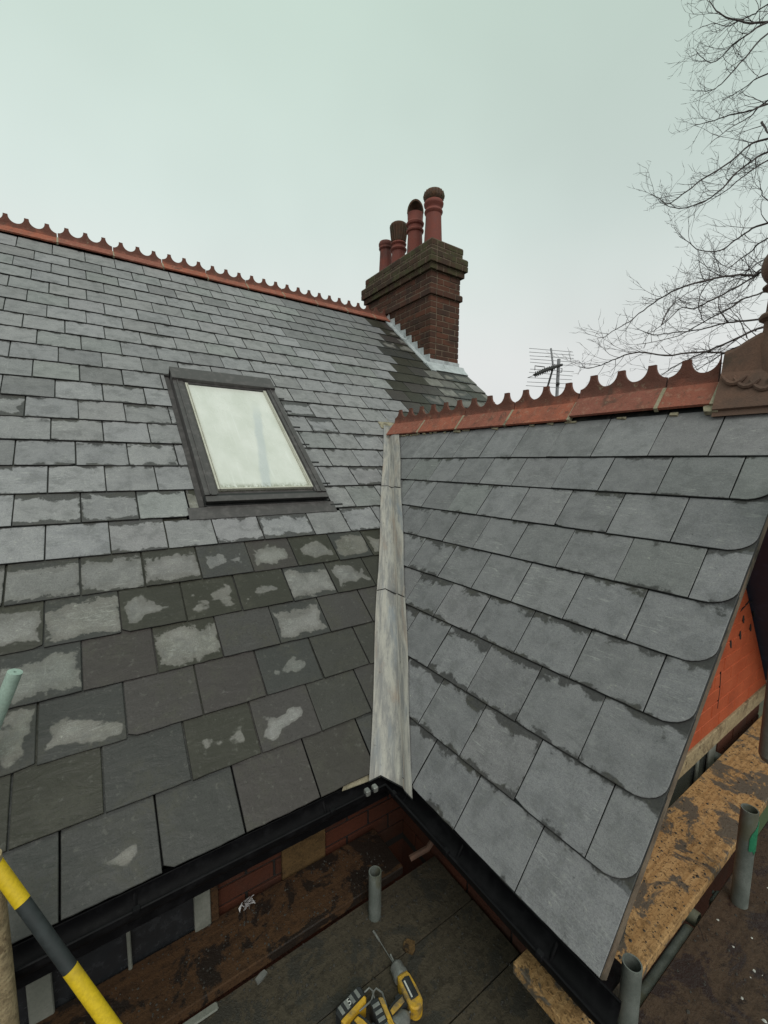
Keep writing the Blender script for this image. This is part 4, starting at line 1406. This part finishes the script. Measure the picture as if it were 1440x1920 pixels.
# dirt and debris
def crumbs(name, n, x0, x1, y0, y1, z, r0, r1, mat, label, cat, kind='stuff'):
    b = MB()
    for _ in range(n):
        x, y = rnd.uniform(x0,x1), rnd.uniform(y0,y1); r = rnd.uniform(r0,r1)*rnd.random()**.8+r0*.5
        n_ = 5; a = rnd.uniform(0,6.28)
        ring = [Vector((x+r*math.cos(a+2*PI*i/n_)*rnd.uniform(.6,1.2), y+r*math.sin(a+2*PI*i/n_)*rnd.uniform(.6,1.2), z)) for i in range(n_)]
        top = [Vector((x+(p.x-x)*.6, y+(p.y-y)*.6, z+r*rnd.uniform(.3,.8))) for p in ring]
        b.add(ring+top, [tuple(range(n_,2*n_))]+[(i,(i+1)%n_,n_+(i+1)%n_,n_+i) for i in range(n_)])
    o = b.obj(name, mat); o['kind'] = kind; o['label'] = label; o['category'] = cat; return o
crumbs('mud_crumbs', 520, -.3, 1.6, -.885, -.675, -.2, .001, .0065, M_debris, 'dark mud crumbs scattered over the pale board', 'dirt')
crumbs('deck_grit', 1400, -1.2, -.15, -.8, -.09, -.459, .001, .006, M_debris, 'dark grit scattered over the deck boards', 'dirt')
crumbs('ply_grit', 700, -.05, 1.4, -1.5, -.93, -.235, .001, .006, M_debris, 'dark grit scattered over the plywood', 'dirt')
crumbs('white_flecks', 40, .1, 1.2, -1.3, -.95, -.235, .0015, .007, M_paper, 'small white flecks on the brown plywood', 'litter')
crumbs('wall_platform_grit', 500, -1.4, -.35, -.07, .13, -.42, .001, .005, M_debris, 'dark grit along the brown platform board', 'dirt')
def shard(c, l, w_, rz, z, mat, name, label, cat):
    b = MB(); Mx = Matrix.Translation((c[0],c[1],z)) @ Matrix.Rotation(rz, 4, 'Z')
    pts = [(-l/2,-w_*.4),(-l*.1,-w_*.5),(l/2,-w_*.3),(l*.45,w_*.35),(l*.1,w_*.5),(-l*.45,w_*.4)]
    b.prism([Mx @ Vector((x,y,0)) for x, y in pts], Vector((0,0,.007)))
    tag(b.obj(name, mat), label, cat)
shard((.005,-.80), .085, .035, .15, -.1995, M_debris, 'slate_shard', 'black slate shard lying on the pale board near its lower end', 'slate shard')
shard((-.03,-.765), .05, .02, 1.0, -.1995, M_debris, 'slate_shard', 'thin dark sliver beside the black shard on the pale board', 'slate shard')
shard((-.444,-.31), .042, .045, .6, -.459, M_patch, 'wood_offcut', 'small square yellowish wood offcut above the right drill', 'offcut')
# crumpled foil on the platform board
b = MB()
for _ in range(14):
    p = Vector((-.893+rnd.uniform(-.022,.022), .115+rnd.uniform(-.014,.014), -.417))
    q = [p+Vector((rnd.uniform(-.018,.018), rnd.uniform(-.014,.014), rnd.uniform(0,.03))) for _ in range(3)]
    b.prism(q, Vector((.001,.001,.0015)))
tag(b.obj('foil_litter', M_litter), 'crumpled silver wrapper on the brown board by the wall', 'litter')
b = MB(); b.tube([(-.524,-.197,-.455),(-.523,-.235,-.455)], .004, 8); b.tube([(-.523,-.235,-.455),(-.521,-.322,-.456)], .0018, 6)
tag(b.obj('drill_bit', M_toolgrey), 'thin steel drill bit pointing at the foot of the upright tube', 'drill bit')
shard((-.912,-.105), .04, .022, .3, -.459, M_toolgrey, 'board_band_clip', 'small grey metal clip in the gap beside the brown board', 'clip')
board('white_strip', (-1.30,-.115,-.459), (-1.05,-.090,-.450), M_white, 'grey-white strip lying along the gap at the bottom left', 'strip')

# ------------------------------------------------------------------ power tools
def cpt(mb, pts, w_, z0, z1, Mx, bev=.006):
    # extruded rounded outline lying flat: pts in local xy
    n = len(pts); lo = [Vector((x,y,z0+bev)) for x,y in pts]; hi = [Vector((x,y,z1-bev)) for x,y in pts]
    cx = sum(p[0] for p in pts)/n; cy = sum(p[1] for p in pts)/n
    def ins(z, k): return [Vector((x+(cx-x)*k, y+(cy-y)*k, z)) for x,y in pts]
    rings = [ins(z0,.10), lo, hi, ins(z1,.10)]
    V = [Mx @ p for r_ in rings for p in r_]
    F = [tuple(reversed(range(n))), tuple(range(3*n,4*n))]
    for k in range(3):
        for i in range(n):
            j = (i+1) % n; F.append((k*n+i, k*n+j, (k+1)*n+j, (k+1)*n+i))
    mb.add(V, F)
def make_drill(name, loc, rz, label, txt, sc=.8):
    t = thing(name, label, 'cordless drill', loc)
    Mx = Matrix.Translation(loc) @ Matrix.Rotation(rz, 4, 'Z') @ Matrix.Diagonal((sc,-sc,sc,1))
    inv = PARENTINV[t.name]
    def part(b, n, m):
        return b.obj(n, m, t)
    # lies on its side: barrel along local +x, handle towards -y
    b = MB(); pts = []
    for i in range(10):
        an = PI/2+PI*i/9; pts.append((-.055+.028*math.cos(an), .0+.030*math.sin(an)))
    pts += [(-.02,-.031),(.035,-.028),(.05,-.022),(.05,.022),(.035,.028),(-.02,.031)]
    cpt(b, pts, 0, .004, .066, Mx); part(b, 'motor_housing', M_toolyellow)
    b = MB()   # chuck
    ax = [Mx @ Vector((x,0,.035)) for x in (.051,.062,.075,.10,.112,.118)]
    b.tube(ax, [.025,.026,.023,.022,.014,.008], 16); part(b, 'chuck', M_toolgrey)
    b = MB(); b.tube([Mx @ Vector((.118,0,.035)), Mx @ Vector((.15,0,.035))], .003, 8); part(b, 'driver_bit', M_toolgrey)
    b = MB(); cpt(b, [(-.045,-.031),(-.005,-.031),(-.010,-.075),(-.022,-.112),(-.062,-.112),(-.052,-.07)], 0, .012, .056, Mx); part(b, 'grip', M_toolblack)
    b = MB(); cpt(b, [(-.036,-.040),(-.018,-.040),(-.026,-.085),(-.034,-.104),(-.050,-.104),(-.044,-.07)], 0, .0565, .0625, Mx, .001); part(b, 'grip_panel', M_toolyellow)
    b = MB(); cpt(b, [(-.005,-.036),(.008,-.042),(.004,-.062),(-.008,-.066)], 0, .024, .046, Mx, .003); part(b, 'trigger', M_toolblack)
    b = MB(); cpt(b, [(-.085,-.113),(.012,-.113),(.020,-.122),(.020,-.130),(-.088,-.130)], 0, .0, .070, Mx, .004); part(b, 'battery_foot', M_toolyellow)
    b = MB(); cpt(b, [(-.088,-.131),(.024,-.131),(.026,-.160),(.018,-.168),(-.084,-.168),(-.090,-.160)], 0, .0, .072, Mx, .005); bat = part(b, 'battery', M_toolblack); PARENTINV[bat.name] = inv
    b = MB(); cpt(b, [(-.05,-.018),(.025,-.018),(.03,.0),(.025,.018),(-.05,.018)], 0, .0665, .0695, Mx, .001); part(b, 'nameplate', M_toolblack)
    b = MB(); cpt(b, [(-.044,-.012),(.018,-.012),(.018,-.006),(-.044,-.006)], 0, .0698, .0705, Mx, .0002); part(b, 'label_strip', M_paper)
    for i in range(4):
        b = MB(); cpt(b, [(-.078+.024*i,-.135),(-.066+.024*i,-.135),(-.066+.024*i,-.164),(-.078+.024*i,-.164)], 0, .0722, .0742, Mx, .0005)
        o = b.obj('battery_rib', M_toolgrey, bat); o.matrix_parent_inverse = Matrix.Identity(4)
    b = MB(); b.tube([Mx @ Vector((x,y,.06)) for x,y in ((-.02,-.112),(.03,-.105),(.055,-.12),(.05,-.14),(.022,-.142))], .0028, 6); part(b, 'belt_hook', M_toolgrey)
    if txt:
        cu = D.curves.new('numeral', 'FONT'); cu.body = txt; cu.size = .03; cu.extrude = .0006
        tmp = D.objects.new('numeral', cu); COL.objects.link(tmp)
        bpy.context.view_layer.update()
        me = D.meshes.new_from_object(tmp.evaluated_get(bpy.context.evaluated_depsgraph_get()))
        D.objects.remove(tmp)
        me.transform(Mx @ Matrix.Translation((-.045,-.140,.0745)) @ Matrix.Diagonal((1,-1,1,1)))
        me.materials.clear(); me.materials.append(M_paper)
        o = D.objects.new('numeral', me); COL.objects.link(o); o.parent = t; o.matrix_parent_inverse = inv
    return t
make_drill('cordless_drill', (-.538,-.425,-.458), R(84), 'yellow and black cordless drill lying whole in view below the wood offcut', None, .78)
make_drill('cordless_drill', (-.672,-.485,-.458), R(8), 'yellow and black cordless drill marked 5, cut off by the photo\'s bottom edge', '5', .85)

# ------------------------------------------------------------------ television aerial on its mast
aer = thing('television_aerial', 'silver television aerial with a rod reflector on a thin mast beyond the wing ridge', 'aerial', (3.85,2.12,.6))
b = MB(); b.tube([(3.835,2.115,.55),(3.87,2.14,2.64)], .021, 10); b.tube([(3.02,2.12,.9),(3.85,2.12,.9)], .015, 8); b.tube([(3.02,2.12,.6),(3.85,2.12,.6)], .015, 8)
b.obj('mast', M_aerial, aer)
b = MB(); b.lathe([(.024,0),(.024,.03)], (3.842,2.118,2.30), 12); b.obj('mast_clamp', M_aerialdark, aer)
def DD(u, v, dep): return CAM + (fw + ri*((u-720)/796.94) - up*((v-960)/796.94))*dep
b = MB(); b.tube([DD(1054,684,5.6), DD(1040,688,5.55), DD(1020,695,5.4), DD(1003,703,5.25)], [.016,.02,.024,.018], 8)
for i in range(12):
    f = i/11; p = DD(1040-36*f, 688+14*f, 5.55-.3*f); sd_ = Vector((-.5,.8,0)).normalized()
    b.tube([p-Vector((0,0,.035)), p+Vector((0,0,.035))], .006, 5)
    b.tube([p-sd_*.03, p+sd_*.03], .006, 5)
b.obj('boom', M_aerialdark, aer)
b = MB(); b.tube([DD(1033,653,5.6), DD(1037,686,5.62)], .012, 8); b.obj('reflector_spine', M_aerial, aer)
b = MB(); b.tube([DD(1037,690,5.6), DD(1026,728,5.5)], .012, 8); b.obj('reflector_spine', M_aerialdark, aer)
for (x0,y0,x1,y1) in ((992,653,1074,660),(992,660,1076,666),(993,667,1076,672),(994,673,1077,679),(994,679,1075,686),(994,692,1076,697),(992,698,1074,705),(989,708,1072,712),(988,716,1070,720),(986,723,1066,728)):
    b = MB(); b.tube([DD(x0,y0,5.65), DD(x1,y1,5.55)], .0035, 5); b.obj('reflector_rod', M_aerial, aer)
b = MB(); b.tube([DD(1003,694,5.4),DD(1003,686,5.4),DD(1021,688,5.4),DD(1021,694,5.4)], .006, 6); b.tube([DD(1050,698,5.6),DD(1053,698,5.6),DD(1054,691,5.6),DD(1051,691,5.6)], .005, 5)
b.tube([DD(990,708,5.3),DD(1003,703,5.3)], .004, 5)
b.obj('dipole_loop', M_aerialdark, aer)

# ------------------------------------------------------------------ bare tree
tr = random.Random(21)
tbase = Vector((15.2,-2.9,-5.4))
tree = thing('bare_tree', 'leafless tree with fine dark twigs reaching in from the right', 'tree', tbase)
trunk_pts = [tbase, tbase+Vector((.1,.1,2.5)), tbase+Vector((0,.3,5)), tbase+Vector((-.2,.3,7.5)), tbase+Vector((-.2,.5,10)), tbase+Vector((-.1,.7,13)), tbase+Vector((0,.8,16))]
b = MB(); b.tube(trunk_pts, [.34,.28,.24,.2,.15,.09,.03], 12); b.obj('trunk', M_bark, tree)
def cr10(px, py): return (1180+px/3.31, 180+py/3.31)
def cr7(px, py): return (980+px/2.4, py/2.4)
LIMBS = [
 ([cr10(*p) for p in ((861,1075),(790,1115),(690,1110),(560,1125),(440,1155),(290,1200),(180,1265),(60,1350),(0,1400),(-90,1450),(-160,1500))], 9.5, .020),
 ([cr10(*p) for p in ((861,1050),(760,1130),(620,1210),(520,1260),(400,1320),(330,1310),(250,1380),(150,1460))], 9.8, .018),
 ([cr10(*p) for p in ((861,1215),(790,1235),(700,1260),(620,1320),(500,1380),(380,1450),(300,1490),(170,1520),(60,1540))], 9.3, .015),
 ([cr10(*p) for p in ((861,1385),(680,1400),(580,1410),(440,1450),(280,1470),(150,1480),(60,1450))], 10, .018),
 ([cr10(*p) for p in ((861,1430),(700,1490),(540,1560),(400,1620),(260,1690),(190,1740))], 9.6, .020),
 ([cr10(*p) for p in ((861,1460),(740,1530),(600,1590),(500,1650),(420,1700))], 9.4, .016),
 ([cr10(*p) for p in ((861,1600),(600,1595),(420,1590),(220,1610),(60,1590),(-60,1620),(-150,1660),(-250,1690),(-310,1680))], 9.2, .017),
 ([cr10(*p) for p in ((861,262),(740,310),(630,405),(450,520),(330,610),(240,670),(190,640),(145,615))], 10.5, .018),
 ([cr10(*p) for p in ((861,345),(740,420),(640,500),(560,590),(450,660),(330,695),(260,690),(200,665))], 10.2, .018),
 ([cr10(*p) for p in ((861,400),(720,490),(620,570),(520,640),(440,680))], 10.8, .014),
 ([cr10(*p) for p in ((861,50),(740,95),(620,120),(500,160),(400,185))], 10.6, .016),
 ([cr10(*p) for p in ((861,790),(740,840),(650,900),(560,960),(440,960),(370,910),(310,870))], 9.9, .016),
 ([cr10(*p) for p in ((861,885),(760,960),(640,1050),(540,1130),(440,1160))], 10.1, .014),
 ([cr10(*p) for p in ((861,1000),(740,1080),(600,1060),(520,990))], 10.4, .010),
 ([cr7(*p) for p in ((1104,100),(1020,104),(950,88),(900,70),(850,20),(835,-20))], 10.4, .018),
 ([cr7(*p) for p in ((1104,150),(1000,260),(920,350),(870,395),(820,410))], 10.8, .016),
 ([cr7(*p) for p in ((1104,100),(1020,150),(960,190),(900,250),(860,280),(820,270),(785,235))], 10.2, .015),
 ([cr7(*p) for p in ((1104,20),(1050,60),(980,90),(920,120),(860,105),(800,125))], 10.9, .012),
 ([cr7(*p) for p in ((1104,330),(1030,370),(960,420),(900,450))], 10.3, .012),
 ([cr7(*p) for p in ((1104,450),(1030,520),(960,560),(900,600),(850,640))], 10.5, .013),
 ([cr7(*p) for p in ((1104,900),(1080,870),(1070,840))], 10.0, .008),
 ([cr10(*p) for p in ((820,160),(850,210),(875,260))], 10.0, .02),
 ([cr10(*p) for p in ((460,1400),(430,1300),(460,1200),(520,1130))], 9.6, .007),
 ([cr10(*p) for p in ((610,1400),(560,1330),(555,1260),(590,1180))], 9.7, .010),
 ([cr10(*p) for p in ((200,1420),(240,1330),(310,1260),(420,1190),(520,1140))], 9.5, .010),
 ([cr10(*p) for p in ((730,1500),(690,1400),(610,1300))], 9.6, .010),
]
twigs = MB()
def twig(p, d, L, r, depth, seg):
    n = max(3, int(L/.10)); pts = [p]; rad = [r]
    bend = Vector((tr.uniform(-1,1), tr.uniform(-1,1), tr.uniform(-.35,.9)))*.16
    cur = d.copy()
    kids = []
    for i in range(n):
        cur = (cur + bend*.8 + Vector((tr.uniform(-1,1),tr.uniform(-1,1),tr.uniform(-1,1)))*.16).normalized()
        pts.append(pts[-1] + cur*(L/n)); rad.append(r*(1-(i+1)/n*.7))
        if depth > 0 and i > 0 and tr.random() < .68:
            kids.append((pts[-1].copy(), cur.copy(), rad[-1]))
    twigs.tube(pts, rad, 3 if depth < 2 else 4, cap=False)
    for kp, kd, kr in kids:
        sd_ = Vector((tr.uniform(-1,1),tr.uniform(-1,1),tr.uniform(-.8,1.0)))
        nd = (kd*.9 + sd_*.75).normalized()
        twig(kp, nd, L*tr.uniform(.35,.62), max(.0042, kr*.62), depth-1, seg)
hub = {}
for li_, (pix, dep, r) in enumerate(LIMBS):
    pts = []
    for i, (u, v) in enumerate(pix):
        pts.append(DD(u, v, dep + .35*math.sin(i*1.1+li_)))
    # smooth + extend back to the trunk outside the picture
    start_is_edge = pix[0][0] > 1436
    if start_is_edge:
        p0 = pts[0]; zt = max(0.8, min(14.5, p0.z+5.4-1.2))
        # trunk point
        f = zt/16*6; k = min(5, int(f)); tp = trunk_pts[k].lerp(trunk_pts[k+1], f-k)
        d0 = (pts[0]-pts[1]).normalized()
        m = p0 + d0*1.4 + (tp-p0)*.1
        ext = [tp, tp.lerp(m, .55)+Vector((0,0,.25)), m]
        b = MB(); full = ext + pts
    else: full = pts
    n = len(full)
    # catmull-ish resample
    smp = []
    for i in range(n-1):
        a_ = full[max(0,i-1)]; b_ = full[i]; c_ = full[i+1]; d_ = full[min(n-1,i+2)]
        for q in range(4):
            tt = q/4
            smp.append(.5*((2*b_)+(c_-a_)*tt+(2*a_-5*b_+4*c_-d_)*tt*tt+(3*b_-3*c_+d_-a_)*tt**3) + Vector((tr.uniform(-1,1),tr.uniform(-1,1),tr.uniform(-1,1)))*.010)
    smp.append(full[-1])
    N = len(smp); i0 = 12 if start_is_edge else 0
    rads = []
    for i in range(N):
        if i < i0: rads.append(r*(1+1.6*(1-i/max(1,i0))))
        else: rads.append(max(.007, 1.35*r*(1-.78*(i-i0)/(N-i0))))
    b = MB(); b.tube(smp, rads, 6, cap=True); b.obj('branch', M_bark, tree)
    for i in range(i0, N, 1):
        f = (i-i0)/(N-i0)
        nt_ = 1 if tr.random() < .72 else 0
        for _ in range(nt_):
            j = min(i+1, N-1); d_ = (smp[j]-smp[max(0,j-2)])
            if d_.length < 1e-6: continue
            d_.normalize()
            sd_ = Vector((tr.uniform(-1,1),tr.uniform(-1,1),tr.uniform(-.9,1.1)))
            nd = (d_*.8 + sd_*.8).normalized()
            L = tr.uniform(.35,1.0)*(1-.35*f)
            twig(smp[i], nd, L, max(.0055, rads[i]*.45), 2, 3)
    twig(smp[-1], (smp[-1]-smp[-2]).normalized(), .5, .0035, 2, 3)
o = twigs.obj('twigs', M_bark, tree, kind='stuff')
print('twig faces', len(twigs.f))
